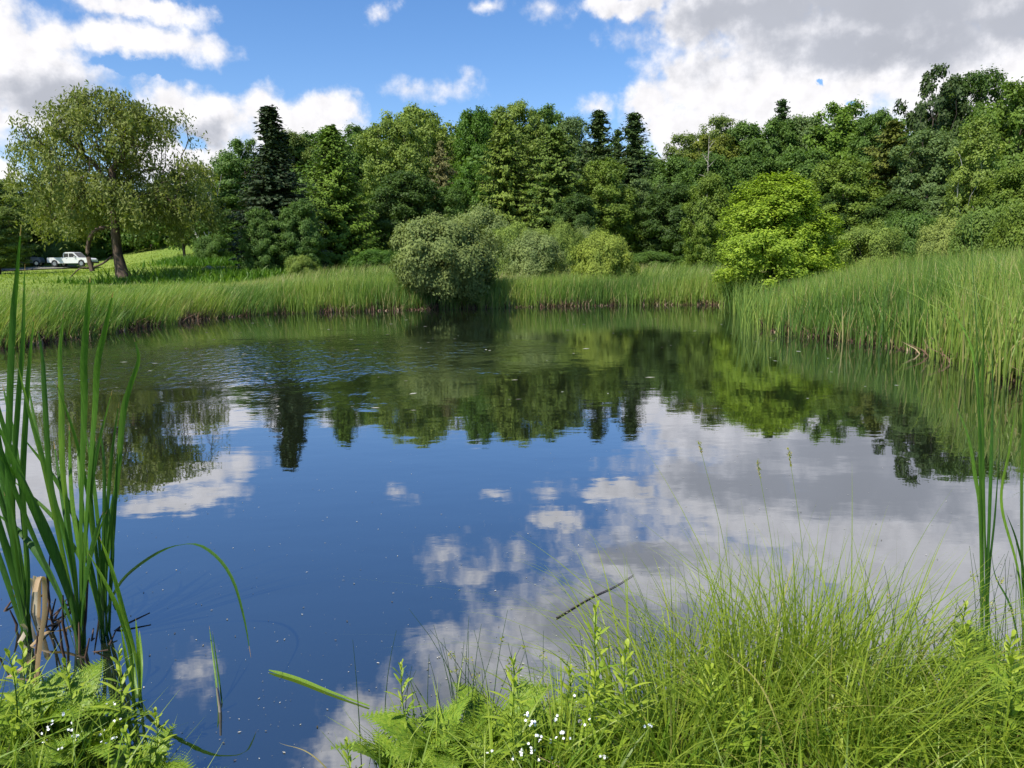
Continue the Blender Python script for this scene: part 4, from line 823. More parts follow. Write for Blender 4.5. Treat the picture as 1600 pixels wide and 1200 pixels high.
# utility cart with canopy
q = at(44, 397, 100); t_ = empty('utility_cart', (q[0], q[1], gz(q[0], q[1])), math.radians(12)); tag(t_, 'small dark utility cart with roof on the far left field', 'utility cart')
part('body', prism([(-1.4, .35), (-1.4, .95), (-.3, .95), (-.25, .6), (.35, .6), (.4, 1.0), (1.25, .92), (1.4, .6), (1.35, .35)], -.65, .65), M_GREY, t_)
part('roof', bxm((1.7, 1.35, .08)), M_GREY, t_, (0, 0, 1.9))
for x in (-.75, .6):
    for s_ in (-1, 1): part('roof_post', bxm((.06, .06, 1.05)), M_DARK, t_, (x, s_ * .6, 1.38))
part('seat', bxm((.5, 1.1, .5)), M_DARK, t_, (-.1, 0, .8)); part('windscreen', bxm((.03, 1.1, .8)), M_GLASS, t_, (.58, 0, 1.4)); wheels(t_, (-.95, .95), .58, .32)
def car(px, py, D, rz, paint_m, label):
    q = at(px, py, D); t_ = empty('parked_car', (q[0], q[1], gz(q[0], q[1]) + .14), rz); tag(t_, label, 'car')
    part('body', prism([(-2.2, .35), (-2.2, .8), (-1.9, .92), (1.0, .9), (2.0, .75), (2.2, .6), (2.2, .3), (1.75, .3), (1.6, .55), (1.2, .6), (.95, .3), (-.95, .3), (-1.15, .58), (-1.5, .58), (-1.75, .3)], -.85, .85), paint_m, t_)
    part('cabin', prism([(-1.75, .9), (-1.1, 1.38), (.2, 1.4), (1.0, .9)], -.7, .7, .04), paint_m, t_)
    for s_ in (-1, 1):
        part('window', prism([(-1.4, .95), (-1.0, 1.3), (-.35, 1.32), (-.35, .95)], s_ * .7 - .01, s_ * .7 + .01, 0), M_GLASS, t_); part('window', prism([(-.28, .95), (-.28, 1.32), (.15, 1.32), (.75, .95)], s_ * .7 - .01, s_ * .7 + .01, 0), M_GLASS, t_)
        part('headlight', bxm((.06, .3, .12)), M_LAMP, t_, (2.18, s_ * .6, .62)); part('tail_light', bxm((.06, .3, .12)), M_RED, t_, (-2.2, s_ * .6, .72))
    wheels(t_, (-1.35, 1.38), .76, .32)

# ------------------------------------------------------------------ cattails in the foreground: every plant a thing, every leaf a part
def plant(name, px, py, label, cat='cattail', group=None, z=0.0):
    q = on(px, py, z); e = empty(name, tuple(q)); tag(e, label, cat, group); return e, q, math.hypot(q[0], q[1])
def leafpath(e, q, D, pts, wpx, v, dD=.25, twist=0., nm='leaf', m=None, fold=.3, prof=None):
    n = len(pts); P_ = [q + (np.random.default_rng(int(abs(pts[-1][0] * 7 + pts[-1][1]))).normal(size=3) * .012)]
    for k_, (x, y) in enumerate(pts[1:]): P_.append(at(x, y, D + dD * ((k_ + 1) / (n - 1)) ** 1.3))
    P_[0][2] = q[2] - .06
    mb = MB(); ta = twist + np.linspace(-.5, .9, 30); ribbon(mb, np.array(P_) - q, wpx * .6 * D / F_PX, np.stack([np.cos(ta), np.sin(ta), ta * 0], 1), fold, np.repeat(np.where((np.linspace(0, 1, 29) > 1 - .035 * abs(math.sin(pts[-1][0] * 3.3))), 1.0, min(v, .9) * .85 + .12 * np.linspace(0, 1, 29)), 2), prof, n=30)
    me = mb.mesh(nm, m or M_CAT, smooth=True); o = link(nm, me, e); return o
def leaves(e, q, D, rows):
    r_ = np.random.default_rng(int(abs(q[0]) * 1000))
    b = rows[0][0][0]
    if len(rows) > 6 and b[0] < 800:
        for k_ in range(6):
            x1 = b[0] + r_.uniform(-150, 70) * (1 if b[0] < 800 else .45); hgt_ = r_.uniform(180, 420)
            rows = rows + [([b, (b[0] + (x1 - b[0]) * .15, b[1] - hgt_ * .35), (b[0] + (x1 - b[0]) * .5, b[1] - hgt_ * .72), (x1, b[1] - hgt_)], r_.uniform(7, 12), r_.uniform(.1, .7))]
    for (pts, wpx, v) in rows: leafpath(e, q, D, pts, wpx * (.78 if b[0] > 800 else 1), v, dD=r_.uniform(-.25, .45), twist=r_.uniform(-.7, .7))
g1 = 'cattail plants standing in the water at the left'
e, q, D = plant('cattail_plant', 43, 1000, 'tallest cattail clump at the far left edge of the photo', group=g1)
leaves(e, q, D, [([(42, 1000), (22, 880), (12, 770), (14, 650), (20, 500), (26, 437), (33, 350)], 14, .35), ([(45, 1000), (28, 900), (20, 780), (28, 640), (36, 540), (38, 470), (39, 412)], 12, .45),
    ([(40, 1000), (20, 900), (-4, 810), (-30, 720)], 15, .4), ([(45, 995), (30, 880), (5, 760), (-14, 650)], 13, .3), ([(47, 1000), (44, 900), (35, 780), (41, 645), (47, 562), (54, 490)], 13, .5),
    ([(38, 1000), (8, 900), (-25, 800)], 13, .25), ([(44, 1000), (36, 900), (18, 800), (0, 690), (-8, 620)], 11, .3), ([(46, 1000), (40, 850), (24, 700), (4, 600)], 12, .42)])
e, q, D = plant('cattail_plant', 126, 1012, 'broad leaved cattail clump, second from left, leaves fanning wide', group=g1)
leaves(e, q, D, [([(123, 1013), (100, 947), (67, 880), (33, 833), (-8, 800)], 17, .3), ([(125, 1010), (108, 930), (70, 830), (30, 740), (-8, 650)], 21, .38), ([(125, 1010), (95, 900), (55, 800), (15, 700), (-15, 590)], 17, .3),
    ([(128, 1010), (115, 880), (98, 740), (96, 625), (94, 550), (100, 487)], 13, .85), ([(126, 1010), (108, 860), (80, 760), (70, 620), (67, 562), (59, 512)], 12, .45), ([(130, 1010), (126, 800), (131, 640), (131, 562), (137, 487), (141, 432)], 16, .5),
    ([(135, 1010), (133, 830), (147, 645), (152, 567), (165, 512), (177, 455)], 15, .5), ([(128, 1010), (105, 900), (72, 740), (48, 650), (26, 562)], 12, .95), ([(130, 1012), (118, 900), (100, 800), (84, 690)], 13, .3),
    ([(122, 1010), (90, 930), (60, 860), (20, 760), (0, 690)], 15, .25), ([(132, 1000), (136, 880), (126, 770), (120, 690)], 11, .6), ([(127, 1010), (112, 900), (86, 790), (60, 690), (44, 600)], 13, .35), ([(130, 1010), (128, 900), (112, 780), (108, 660)], 12, .7)])
e, q, D = plant('cattail_plant', 162, 992, 'cattail clump, third from left, with one long leaf arching over the pond', group=g1)
leaves(e, q, D, [([(160, 990), (165, 900), (182, 760), (192, 650), (203, 605), (217, 562), (209, 527)], 14, .55), ([(162, 990), (160, 900), (163, 790), (162, 710), (155, 667)], 9, .4), ([(163, 990), (174, 880), (180, 790), (184, 700)], 8, .1),
    ([(158, 990), (152, 880), (142, 770), (150, 680)], 9, .3), ([(160, 992), (150, 930), (134, 870)], 9, .5), ([(164, 992), (172, 930), (176, 850), (170, 790)], 10, .3), ([(162, 992), (158, 920), (146, 850), (138, 800)], 9, .6)])
leafpath(e, q, D, [(160, 1000), (166, 960), (185, 915), (215, 885), (260, 858), (305, 851), (340, 872), (365, 910), (382, 970), (392, 1028)], 9.5, .35, dD=-.85, twist=.2)
e, q, D = plant('cattail_plant', 217, 1097, 'small bright yellow green cattail fan, nearest the bank on the left', group=g1)
leaves(e, q, D, [([(217, 1097), (205, 1030), (190, 965), (165, 910), (137, 862)], 12, .97), ([(217, 1097), (212, 1030), (195, 965), (175, 890), (155, 838)], 11, .97), ([(215, 1097), (200, 1040), (188, 975)], 9, .9),
    ([(217, 1097), (208, 1040), (199, 985)], 9, .85), ([(218, 1097), (217, 1030), (212, 965)], 9, .92), ([(219, 1097), (221, 1040), (218, 985)], 8, .8)])
e, q, D = plant('cattail_sprout', 344, 1112, 'lone thin cattail sprout in open water right of the left bank')
leaves(e, q, D, [([(344, 1112), (337, 1060), (327, 978)], 6, .7), ([(345, 1112), (342, 1060), (332, 986)], 5, .3)])
mb = MB(); tube(mb, [(0, 0, -.15), (0, 0, .02), (-.005, 0, .1)], [.006, .006, .004], 6); link('sheath', mb.mesh('sheath', M_DEAD), e)
g2 = 'cattail plants rising from the right bank'
e, q, D = plant('cattail_plant', 1541, 1012, 'tallest cattail plant at right with one leaf far above the reeds', group=g2)
leaves(e, q, D, [([(1541, 1012), (1534, 850), (1531, 700), (1529, 600), (1526, 500), (1519, 400), (1518, 288)], 11, .5), ([(1537, 1012), (1532, 817), (1524, 743), (1513, 681), (1488, 620)], 12, .6), ([(1543, 1012), (1546, 817), (1550, 707), (1552, 600), (1547, 500)], 14, .35),
    ([(1540, 1012), (1538, 800), (1530, 640), (1527, 585), (1519, 530)], 12, .55), ([(1545, 1012), (1546, 900), (1556, 800), (1562, 700), (1564, 600)], 12, .3), ([(1539, 1012), (1536, 900), (1533, 700), (1522, 560), (1497, 500), (1465, 462)], 8, .75), ([(1542, 1012), (1540, 880), (1536, 640), (1537, 512), (1527, 460), (1517, 412)], 9, .5)])
e, q, D = plant('cattail_plant', 1600, 1020, 'cattail clump cut by the right photo edge', group=g2)
leaves(e, q, D, [([(1600, 1020), (1598, 900), (1597, 760), (1600, 620), (1596, 560)], 10, .6), ([(1598, 1020), (1592, 900), (1565, 787), (1578, 700), (1589, 622)], 8, .85), ([(1602, 1020), (1610, 850), (1606, 700), (1612, 560)], 12, .5), ([(1600, 1020), (1580, 950), (1556, 900), (1548, 850)], 9, .3),
    ([(1600, 1020), (1602, 920), (1590, 850), (1572, 800)], 7, .2)])
# broken dead cattails standing in the water
e, q, D = plant('broken_cattails', 60, 985, 'tangle of broken brown cattail stalks with a bent tan leaf at lower left', 'dead cattails')
r_ = np.random.default_rng(12); mb = MB()
for k_ in range(46):
    a = on(r_.uniform(-40, 165), r_.uniform(925, 1040)) - q; a[2] = -.05; L = r_.uniform(.06, .32); an = r_.random() * 2 * PI; lo = r_.random() < .55
    d_ = np.array([math.cos(an) * (1.0 if lo else .2), math.sin(an) * (1.0 if lo else .2), .12 if lo else 1]); b = a + d_ * L + np.array([0, 0, .05]); tube(mb, [a, (a + b) / 2 + r_.normal(size=3) * .012, b], [.006, .006, .003], 5)
link('stalk_tangle', mb.mesh('stalk_tangle', plain_mat('rotten_stalk', (.02, .015, .012), (.13, .08, .05), 9, .8)), e)
M_TAN = blade_mat('tan_leaf', [(0, (.25, .16, .08)), (.5, (.55, .38, .2)), (1, (.75, .66, .5))], .25, .6)
for (pts, wd, v) in [([(52, 1098), (62, 1010), (69, 960), (69, 912), (66, 902), (60, 905), (55, 925)], 5.5, .35), ([(42, 960), (44, 930), (48, 908), (42, 903)], 6, .9), ([(56, 962), (57, 935), (58, 905), (62, 902)], 7, .95), ([(50, 958), (52, 930), (54, 900)], 5, .7), ([(60, 965), (61, 940), (62, 906)], 5, .4), ([(35, 955), (28, 930), (8, 905)], 3, .3), ([(30, 1005), (40, 985), (34, 975)], 6, .9), ([(48, 1010), (70, 990), (96, 985), (120, 975)], 4, .5), ([(10, 1060), (40, 1040), (62, 1020)], 4, .5)]:
    b0 = on(*pts[0]); P_ = [b0 - q] + [at(x, y, math.hypot(b0[0], b0[1]) - .03 * k_) - q for k_, (x, y) in enumerate(pts[1:])]
    mb = MB(); ribbon(mb, np.array(P_), wd * D / F_PX, (1, .2, 0), .2, v, np.ones(24) * .9, 24); link('leaf', mb.mesh('dead_leaf', M_TAN, smooth=True), e)

# floating leaf, stick and specks
a, b = on(420, 1047, .006), on(577, 1103, .006); mdl = (a + b) / 2; e_pts = np.array([a, a * .7 + b * .3 + [0, .01, 0], a * .35 + b * .65, b]) - mdl
mb = MB(); ribbon(mb, e_pts, .02, (b - a)[[1, 0, 2]] * np.array([-1, 1, 0]), .15, .9, np.interp(np.linspace(0, 1, 24), [0, .1, .4, 1], [.3, 1, 1, .45]), 24)
o = link('drifting_reed', mb.mesh('floating_leaf', M_CAT, smooth=True)); o.location = mdl; tag(o, 'long pale green cattail leaf floating flat on the water', 'leaf')
a, b = on(870, 965, .004), on(990, 898, .004); mb = MB(); mdl = (a + b) / 2; tube(mb, spline([a - mdl, a * .6 + b * .4 - mdl + [0, .012, 0], a * .3 + b * .7 - mdl + [.01, 0, 0], b - mdl], 14), np.linspace(.0045, .0015, 14), 7)
o = link('floating_stick', mb.mesh('floating_stick', plain_mat('wet_wood', (.05, .035, .035), (.15, .11, .10), 6, .4, .5), smooth=True)); o.location = mdl; tag(o, 'thin dark waterlogged stick floating behind the sedge', 'stick')
n = 1500; p = scatter(n, -3, 3.5, 2.0, 8, lambda x, y: (pond_sd(x, y) < -.05) & (rng.random(x.shape) < np.clip(2.9 / (y + .01), 0, 1) ** 3)); m_ = len(p)
mb = MB(); rhombi(mb, np.stack([p[:, 0], p[:, 1], p[:, 0] * 0 + .003], 1), np.tile([0, 0, 1.], (m_, 1)), .003 + .009 * rng.random(m_) ** 3, 2.2, None, rng.random(m_), rng)
o = link('floating_specks', mb.mesh('floating_specks', blade_mat('speck', [(0, (.06, .05, .03)), (.5, (.3, .28, .2)), (1, (.6, .58, .5))], .1, .6))); tag(o, 'tiny floating seeds and plant bits on the near water', 'debris', kind='stuff')
n = 140; p = scatter(n, -8, 6, 8, 24, lambda x, y: pond_sd(x, y) < -.3); m_ = len(p)
mb = MB(); rhombi(mb, np.stack([p[:, 0], p[:, 1], p[:, 0] * 0 + .003], 1), np.tile([0, 0, 1.], (m_, 1)), .03 + .09 * rng.random(m_) ** 4, 2.0, None, rng.random(m_), rng)
o = link('floating_seeds', mb.mesh('floating_seeds', bpy.data.materials['speck'])); tag(o, 'scattered pale drifting specks on the middle of the pond', 'debris', kind='stuff')

# ------------------------------------------------------------------ near bank plants
def bank_pt(px, py, z=.16):
    q = on(px, py, z); s = float(pond_sd(np.array([q[0]]), np.array([q[1]]))[0])
    if s < .03:   # slide back on to the bank, towards the camera
        for _ in range(60):
            q[0] *= .985; q[1] *= .985
            if float(pond_sd(np.array([q[0]]), np.array([q[1]]))[0]) >= .03: break
    q[2] = gz(q[0], q[1]) - .01; return q
def frond_mesh(seed, L=.34, pairs=17):
    r_ = np.random.default_rng(seed); mb = MB(); t = np.linspace(0, 1, 22)
    sp = np.stack([L * (t * .8 + .0 * t), t * 0, L * (.75 * t - .55 * t ** 2.4)], 1); tube(mb, sp, np.linspace(.0022, .0006, 22), 4, .25)
    tg = norm(np.gradient(sp, axis=0)); up = np.cross(tg, [0, 1, 0]) * -1
    for k_ in range(pairs):
        f = .14 + .84 * (k_ / (pairs - 1)) ** .9; c = np.array([np.interp(f, t, sp[:, q]) for q in range(3)]); tt = np.array([np.interp(f, t, tg[:, q]) for q in range(3)]); uu = np.array([np.interp(f, t, up[:, q]) for q in range(3)])
        pl = L * .30 * math.sin(PI * min(1, .22 + .74 * f)) ** .8 * (1.04 - f * .55)
        for s_ in (-1, 1):
            d_ = norm(np.array([[0, s_, 0]]) + tt[None] * .45 - uu[None] * .12)[0]; nl = 9; u = np.linspace(.06, 1, nl); tip_drop = -uu * pl * .15
            cen = c + d_ * (pl * u)[:, None] + tip_drop * (u ** 2)[:, None]; w_ = pl * .19 * (1.05 - u)
            for side in (-1, 1):
                ax_ = tt * side + d_ * .4; pos = cen + norm(ax_[None]) * (w_ * .5)[:, None]
                rhombi(mb, pos, np.tile(uu, (nl, 1)) + r_.normal(size=(nl, 3)) * .12, w_ * 1.5 + .0015, 1.9, np.tile(ax_, (nl, 1)), np.clip(.35 + .5 * r_.random(nl) + .2 * (f - .5), 0, 1), r_)
    return mb.mesh('frond', M_FERN)
FR = [frond_mesh(1), frond_mesh(2, .30, 15), frond_mesh(3, .26, 14)]
def fern(px, py, s, label):
    q = bank_pt(px, py); e = empty('fern', tuple(q), 0); s *= 1.15; e.scale = (s, s, s); tag(e, label, 'fern', 'ferns growing on the near bank')
    r_ = np.random.default_rng(int(px + py)); k_ = r_.integers(7, 10)
    for i in range(k_):
        o = link('frond', FR[r_.integers(0, 3)], e); o.rotation_euler = (r_.normal() * .15, -r_.uniform(.15, .6), 2 * PI * i / k_ + r_.normal() * .25); z_ = r_.uniform(.75, 1.15); o.scale = (z_, z_, z_)
for px, py, s, lb in [
    (625, 1185, .85, 'bright fern at the left tip of the right bank'), (685, 1165, 1.0, 'feathery fern second from the left tip of the right bank'), (735, 1205, .8, 'low fern below the rush stems near the photo bottom'),
    (765, 1150, .95, 'tall fern just left of the reddish topped leafy stem'), (700, 1240, .8, 'fern cut by the bottom photo edge left of white flowers'), (835, 1150, .8, 'small fern above the white flowers'),
    (1095, 1090, .95, 'broad fern between sedge tufts in the middle of the bank'), 
    (90, 1080, .95, 'feathery fern at the left bank beside the broken cattails'), (40, 1130, .9, 'fern at the far left photo edge'), (150, 1140, .9, 'fern behind the white flowers on the left bank'), (215, 1180, .85, 'bright fern at the water tip of the left bank'),
    (262, 1230, .7, 'fern at the bottom edge of the left bank tip'), (60, 1210, .8, 'fern in the lower left photo corner'), (1560, 1075, 1.0, 'shaded fern right of the tall cattail'), (1500, 1120, .8, 'fern left below the tall cattail'),
    (1590, 1160, .9, 'yellow green fern at the lower right photo edge'), ]:
    fern(px, py, s, lb)
def stem_mesh(seed, H_=.42, nl=30, ll=.11, wd=.016, v0=.65, droop=.35):
    r_ = np.random.default_rng(seed); mb = MB(); t = np.linspace(0, 1, 10); sp = np.stack([.05 * np.sin(t * 2), .02 * t, H_ * t], 1); mb0 = MB(); tube(mb0, sp, np.linspace(.003, .0015, 10), 5, .2)
    for k_ in range(nl):
        f = .12 + .88 * k_ / (nl - 1); c = np.array([np.interp(f, t, sp[:, q]) for q in range(3)]); a = k_ * 2.4 + r_.normal() * .2; L = ll * (.75 + .4 * r_.random()) * math.sin(PI * (.25 + .62 * f)) ; el = .35 + .95 * f ** 2
        d_ = np.array([math.cos(a), math.sin(a), 0]); u = np.linspace(0, 1, 5)[:, None]; p_ = c + d_ * L * math.cos(el) * u + np.array([0, 0, 1]) * (L * math.sin(el) * u - droop * L * u ** 2)
        ribbon(mb, p_, wd * (.7 + .5 * r_.random()), np.cross(d_, [0, 0, 1]), .25, np.clip(v0 + .3 * f + r_.normal() * .1, 0, 1), None, 9)
    return mb0.mesh('stem', M_WEED), mb.mesh('leaves', M_WEED, smooth=True)
ST = [stem_mesh(1), stem_mesh(2, .34, 26, .10, .018), stem_mesh(3, .5, 34, .12, .014, .55), stem_mesh(4, .3, 22, .13, .024, .45, .5)]
def leafy(px, py, k_, s, label, tilt=0):
    q = bank_pt(px, py); e = empty('goldenrod_plant', tuple(q), (px * .7) % 6.28); e.scale = (s, s, s); e.rotation_euler[1] = tilt; tag(e, label, 'leafy plant', 'leafy green stems on the near bank')
    link('stem', ST[k_][0], e); link('leaves', ST[k_][1], e)
for a_ in [
    (955, 1150, 2, 1.05, 'tall narrow leaved stem standing alone left of the sedge'), (905, 1175, 1, 1.0, 'leafy stem left below the tall narrow leaved stem'), (1000, 1190, 0, 1.0, 'leafy stem at the bottom under the left sedge tuft'),
    (870, 1130, 1, .9, 'short leafy stem right of the small fern above white flowers'), (780, 1180, 0, .95, 'leafy stem between ferns left of the white flowers'), (650, 1150, 2, .8, 'reddish leafy stem at the left tip of the right bank'),
    (530, 1250, 2, .72, 'brownish leafy stem standing in the water gap at the bottom'), (1085, 1160, 1, .9, 'bright leafy stem between sedge tufts'),
    (1180, 1210, 3, .9, 'broad leaved stem at the bottom below the middle sedge'), (170, 1110, 0, 1.0, 'tall leafy stem behind the left white flowers'), (110, 1130, 1, 1.0, 'leafy stem left of the left white flowers'), (60, 1100, 0, .95, 'leafy stem in front of the broken cattails'),
    (20, 1160, 1, 1.1, 'leafy stem at the lower left photo edge'), (225, 1150, 1, .8, 'leafy stem right of the small cattail fan'), (190, 1210, 3, .8, 'broad leaved stem below the left white flowers'), (285, 1215, 1, .6, 'short leafy stem at the right tip of the left bank'),
    (1480, 1130, 0, .9, 'leafy stem left below the tall right cattail'), (1575, 1120, 1, 1.0, 'leafy stem right of the tall cattail'), (1590, 1210, 1, 1.1, 'yellow green leafy stem in the lower right corner'), 
    (1520, 1040, 0, .9, 'leafy stem at the foot of the tall right cattail'), (820, 1220, 3, .7, 'broad leaved stem under the right white flowers')]:
    leafy(*a_)
# sedge tufts with long arching blades
def sedge(px, py, n, h, label, lean=1.35, v0=.45, name='sedge_tuft', wd=.0062, dirx=0., z=.16, droop=.5, spread=.13):
    n = int(n * 1.15); q = bank_pt(px, py, z); r_ = np.random.default_rng(int(px)); an = r_.random(n) * 2 * PI; L = np.abs(r_.normal(size=n)) * lean * .6 + .05
    base = np.stack([np.cos(an), np.sin(an), 0 * an], 1) * (spread * r_.random(n) ** .5)[:, None]; le = np.stack([np.cos(an) * L + dirx, np.sin(an) * L, 0 * an], 1)
    v = np.clip(v0 + .25 * r_.random(n) + r_.normal(size=n) * .1, 0, .88); v = np.where(r_.random(n) < .05, .97, v)
    mb = MB(); blades(mb, base, h * (.45 + .55 * r_.random(n) ** .7), le, wd * (.6 + .7 * r_.random(n)), 9, v, r_, droop=droop * np.clip(L, 0, 1) * r_.uniform(.4, 1.3, n))
    o = link(name, mb.mesh(name, M_GRASS)); o.location = tuple(q); tag(o, label, 'grass tuft', 'arching sedge tufts on the near bank'); return o
for a_ in [(985, 1075, 75, .66, 'leftmost tall sedge tuft, thin blades arching over the blue water gap'), (1060, 1050, 110, .72, 'sedge tuft second from left with crossing blades'), (1130, 1060, 130, .72, 'sedge tuft third from left, dense at its foot'),
           (1195, 1090, 170, .75, 'dense sedge tuft in the middle of the right bank'), (1260, 1070, 190, .74, 'thickest sedge tuft, right of the middle'), (1330, 1100, 170, .76, 'sedge tuft right of the thickest one, blades leaning right'), (1400, 1070, 120, .66, 'rightmost tall sedge tuft with blades sweeping towards the cattail'),
           (1050, 1190, 110, .48, 'lower sedge tuft at the bottom under the leftmost tuft'), (1400, 1180, 130, .5, 'lower sedge tuft at the bottom below the rightmost tall tuft'), (1540, 1190, 110, .48, 'lower sedge tuft in the lower right corner'), (1580, 1090, 80, .5, 'short sedge tuft at right photo edge'), (880, 1200, 70, .4, 'small grass tuft beside the bright white flowers'),
           (1170, 1170, 120, .5, 'lower sedge tuft in front of the dense middle one'), (1300, 1190, 110, .5, 'lower sedge tuft at the bottom right of centre'), (1480, 1080, 70, .5, 'short sedge tuft left beside the tall cattail')]:
    sedge(*a_, dirx=.25 if a_[0] in (1330, 1400) else 0)
# dark round rushes
def rushes(px, py, n, h, spread, label):
    q = bank_pt(px, py); r_ = np.random.default_rng(int(px) + 5); mb = MB(); fl_ = []
    for k_ in range(n):
        b = np.array([r_.normal() * spread, r_.normal() * .04, 0]); H_ = h * r_.uniform(.6, 1.1); l_ = r_.normal(size=2) * .09
        pts = [b + np.array([l_[0] * u * u * H_ * 2, l_[1] * u * u * H_, H_ * u]) for u in np.linspace(0, 1, 6)]; tube(mb, pts, np.linspace(.0022, .0006, 6), 4)
        if r_.random() < .4: c = pts[4]; mb2 = MB(); rhombi(mb2, r_.normal(size=(14, 3)) * .008, r_.normal(size=(14, 3)), .008, 2, None, .9 + r_.random(14) * .1, r_); fl_.append((c, mb2))
    e = empty('rush_clump', tuple(q)); tag(e, label, 'rushes', 'thin dark rushes on the near bank'); link('stems', mb.mesh('rush_stems', blade_mat('rush', [(0, (.03, .07, .02)), (1, (.05, .11, .03))], .1)), e); 
    for c, mb2 in fl_: link('flower', mb2.mesh('rush_flower', M_GRASS), e).location = tuple(c)
rushes(690, 1120, 14, .44, .10, 'thin dark rushes left, rising from the ferns'); rushes(760, 1110, 16, .46, .08, 'thin dark rushes near the reddish topped leafy stem'); rushes(860, 1100, 7, .5, .08, 'few thin rushes left of the tall leafy stem')
rushes(1450, 1060, 9, .62, .10, 'thin rushes left of the tall right cattail'); rushes(1580, 1060, 22, .62, .10, 'dense thin rushes between the right cattail and photo edge')
# flowering grass stalks
def stalk(px, py, tx, ty, label, hl=.07):
    q = bank_pt(px, py); D = math.hypot(q[0], q[1]); tip = at(tx, ty, D + .35) - q; sp = spline([(0, 0, 0), tip * .5 + np.array([.03, 0, .05]), tip], 12); mb = MB(); tube(mb, sp, np.linspace(.0016, .0007, 12), 4)
    e = empty('flowering_grass', tuple(q)); tag(e, label, 'grass stalk', 'flowering grass stalks over the water'); link('stem', mb.mesh('stalk_stem', M_GRASS), e)
    r_ = np.random.default_rng(int(tx)); u = r_.random(40); d_ = norm((sp[-1] - sp[-2])[None])[0]; mb = MB()
    rhombi(mb, sp[-1] - d_ * (hl * u)[:, None] + r_.normal(size=(40, 3)) * .005 * (1.1 - u)[:, None], r_.normal(size=(40, 3)), .008, 3, d_ + r_.normal(size=(40, 3)) * .25, .93 + .07 * r_.random(40), r_); link('seed_head', mb.mesh('seed_head', M_GRASS), e)
stalk(1255, 1090, 1232, 700, 'tallest flowering grass stalk with slim seed head over the mirrored cloud'); stalk(1215, 1080, 1183, 718, 'grass stalk with paired seed heads left of the tallest'); stalk(1160, 1080, 1092, 690, 'bent grass stalk with pale open head, leftmost of the three', .05);
# white flowers
def flowers(px, py, w_, n, label):
    q = bank_pt(px, py); r_ = np.random.default_rng(int(px)); e = empty('white_flowers', tuple(q)); tag(e, label, 'wildflowers', 'small white wildflowers on the near bank'); mb = MB()
    for k_ in range(n):
        tip = np.array([r_.normal() * w_, r_.normal() * w_ * .6, r_.uniform(.13, .27)]); tube(mb, [(tip[0] * .4, tip[1] * .4, 0), tip * .6, tip], [.0012, .001, .0006], 4); mf = MB()
        for f in range(r_.integers(2, 6)):
            c = tip * (f > 0) * 0 + r_.normal(size=3) * .007; nr = norm(np.array([[0, -.5, .8]]) + r_.normal(size=(1, 3)) * .5)[0]; t1 = norm(np.cross(nr, [1, .2, 0])[None])[0]; t2 = np.cross(nr, t1); a = np.arange(5) * 2 * PI / 5
            dirs = np.cos(a)[:, None] * t1 + np.sin(a)[:, None] * t2; rhombi(mf, c + dirs * .0022, np.tile(nr, (5, 1)) + r_.normal(size=(5, 3)) * .2, .0048, 1.3, dirs, r_.random(5), r_)
        o = link('flower', mf.mesh('flower', M_PETAL), e); o.location = tip
    link('stems', mb.mesh('flower_stems', M_WEED), e)
flowers(105, 1195, .07, 10, 'cluster of tiny white flowers on the left bank'); flowers(185, 1120, .05, 5, 'few white flowers at the water side of the left bank'); flowers(835, 1240, .05, 13, 'bright cluster of white flowers at the bottom of the right bank'); flowers(925, 1230, .06, 5, 'few scattered white flowers right of the bright cluster')
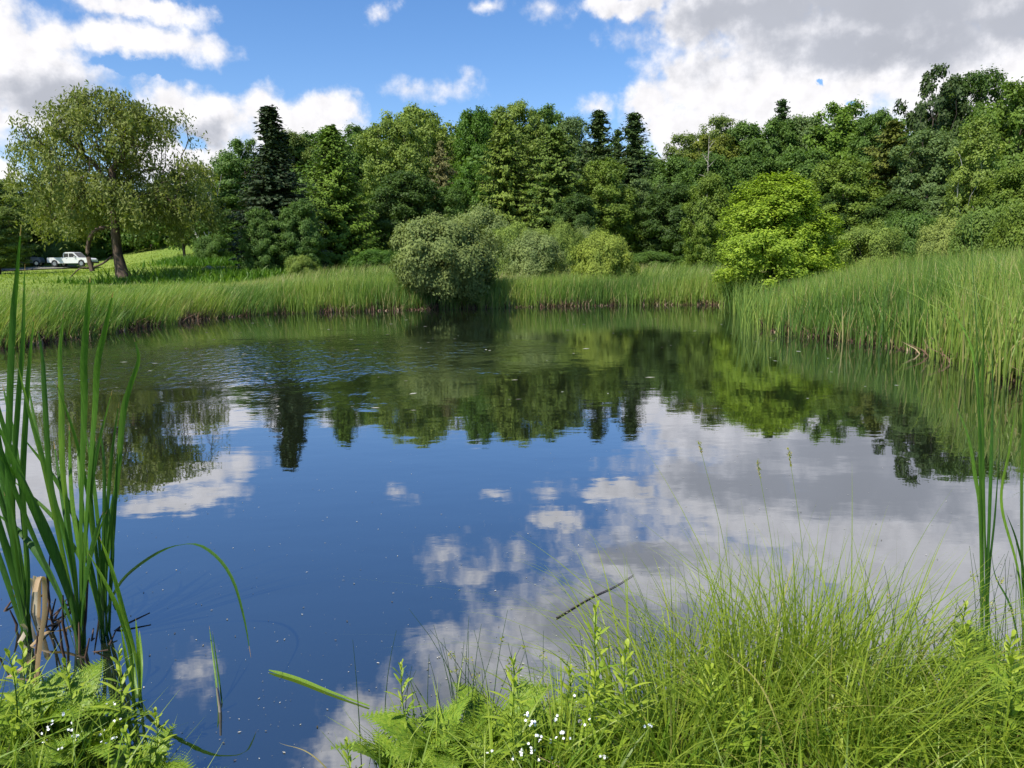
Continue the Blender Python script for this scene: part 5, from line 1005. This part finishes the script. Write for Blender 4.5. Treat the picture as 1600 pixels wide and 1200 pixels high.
# long fallen straw coloured blades
for (pts, wpx, v, lb) in [([(1250, 1240), (1215, 1130), (1180, 1060), (1120, 1010)], 4, .97, 'straw coloured blade bent left across the sedge'), ([(1100, 1230), (1140, 1130), (1200, 1060), (1235, 1035)], 4, .93, 'pale green blade arching right from the bottom'),
                          ([(1330, 1130), (1400, 1120), (1460, 1128), (1530, 1190), (1560, 1225)], 4, .9, 'long pale blade lying over the lower right plants'), ([(1600, 1225), (1520, 1110), (1500, 1075), (1440, 1080)], 4, .95, 'tan blade curving down at lower right'), ([(600, 1260), (500, 1190), (435, 1160)], 2.5, .99, 'dry straw stalk lying over the water gap at the bottom')]:
    q = bank_pt(*pts[0]); D = math.hypot(q[0], q[1]); P_ = [np.zeros(3)] + [at(x, y, D + .12 * k_) - q for k_, (x, y) in enumerate(pts[1:])]
    mb = MB(); ribbon(mb, P_, wpx * D / F_PX, (.8, .6, 0), .3, v, None, 24); o = link('loose_grass', mb.mesh('grass_blade', M_GRASS, smooth=True)); o.location = tuple(q); tag(o, lb, 'grass blade', 'long loose blades on the near bank')
# ground cover on the near bank
def cover(name, label, n, hlo, hhi, wd, m_, v0, vs, segs=4, lean=.5, droop=.2, maxd=3.9):
    p = scatter(n, -4.5, 5, -1, 3.6, lambda x, y: (pond_sd(x, y) > .01) & (np.hypot(x, y) > 1.25) & (np.hypot(x, y) < maxd) & (rng.random(x.shape) < np.where(y > 1.2, 1, .15))); k_ = len(p)
    mb = MB(); blades(mb, np.stack([p[:, 0], p[:, 1], ground(p[:, 0], p[:, 1]) - .01], 1), hlo + (hhi - hlo) * rng.random(k_) ** 1.4, rng.normal(size=(k_, 3)) * np.array([lean, lean, 0]), wd * (.6 + .8 * rng.random(k_)), segs, np.clip(v0 + vs * rng.random(k_), 0, 1), rng, droop=droop * rng.random(k_))
    o = link(name, mb.mesh(name, m_)); tag(o, label, 'ground cover', kind='stuff')
cover('bank_grass', 'mixed green grass blades covering the near bank', 12000, .08, .33, .0075, M_GRASS, .12, .7)
cover('bank_weeds', 'broad bright weed leaves filling the near bank', 5600, .07, .25, .015, M_WEED, .1, .8, 5, .7, .35)
cover('bank_litter', 'dead brown stems and litter low on the near bank', 1500, .03, .12, .008, M_STUB, .1, .8, 2, 1.5, .3)

for o in SC.objects:
    if o.parent is None and o.get('category') and not o.get('kind'): o['kind'] = 'thing'
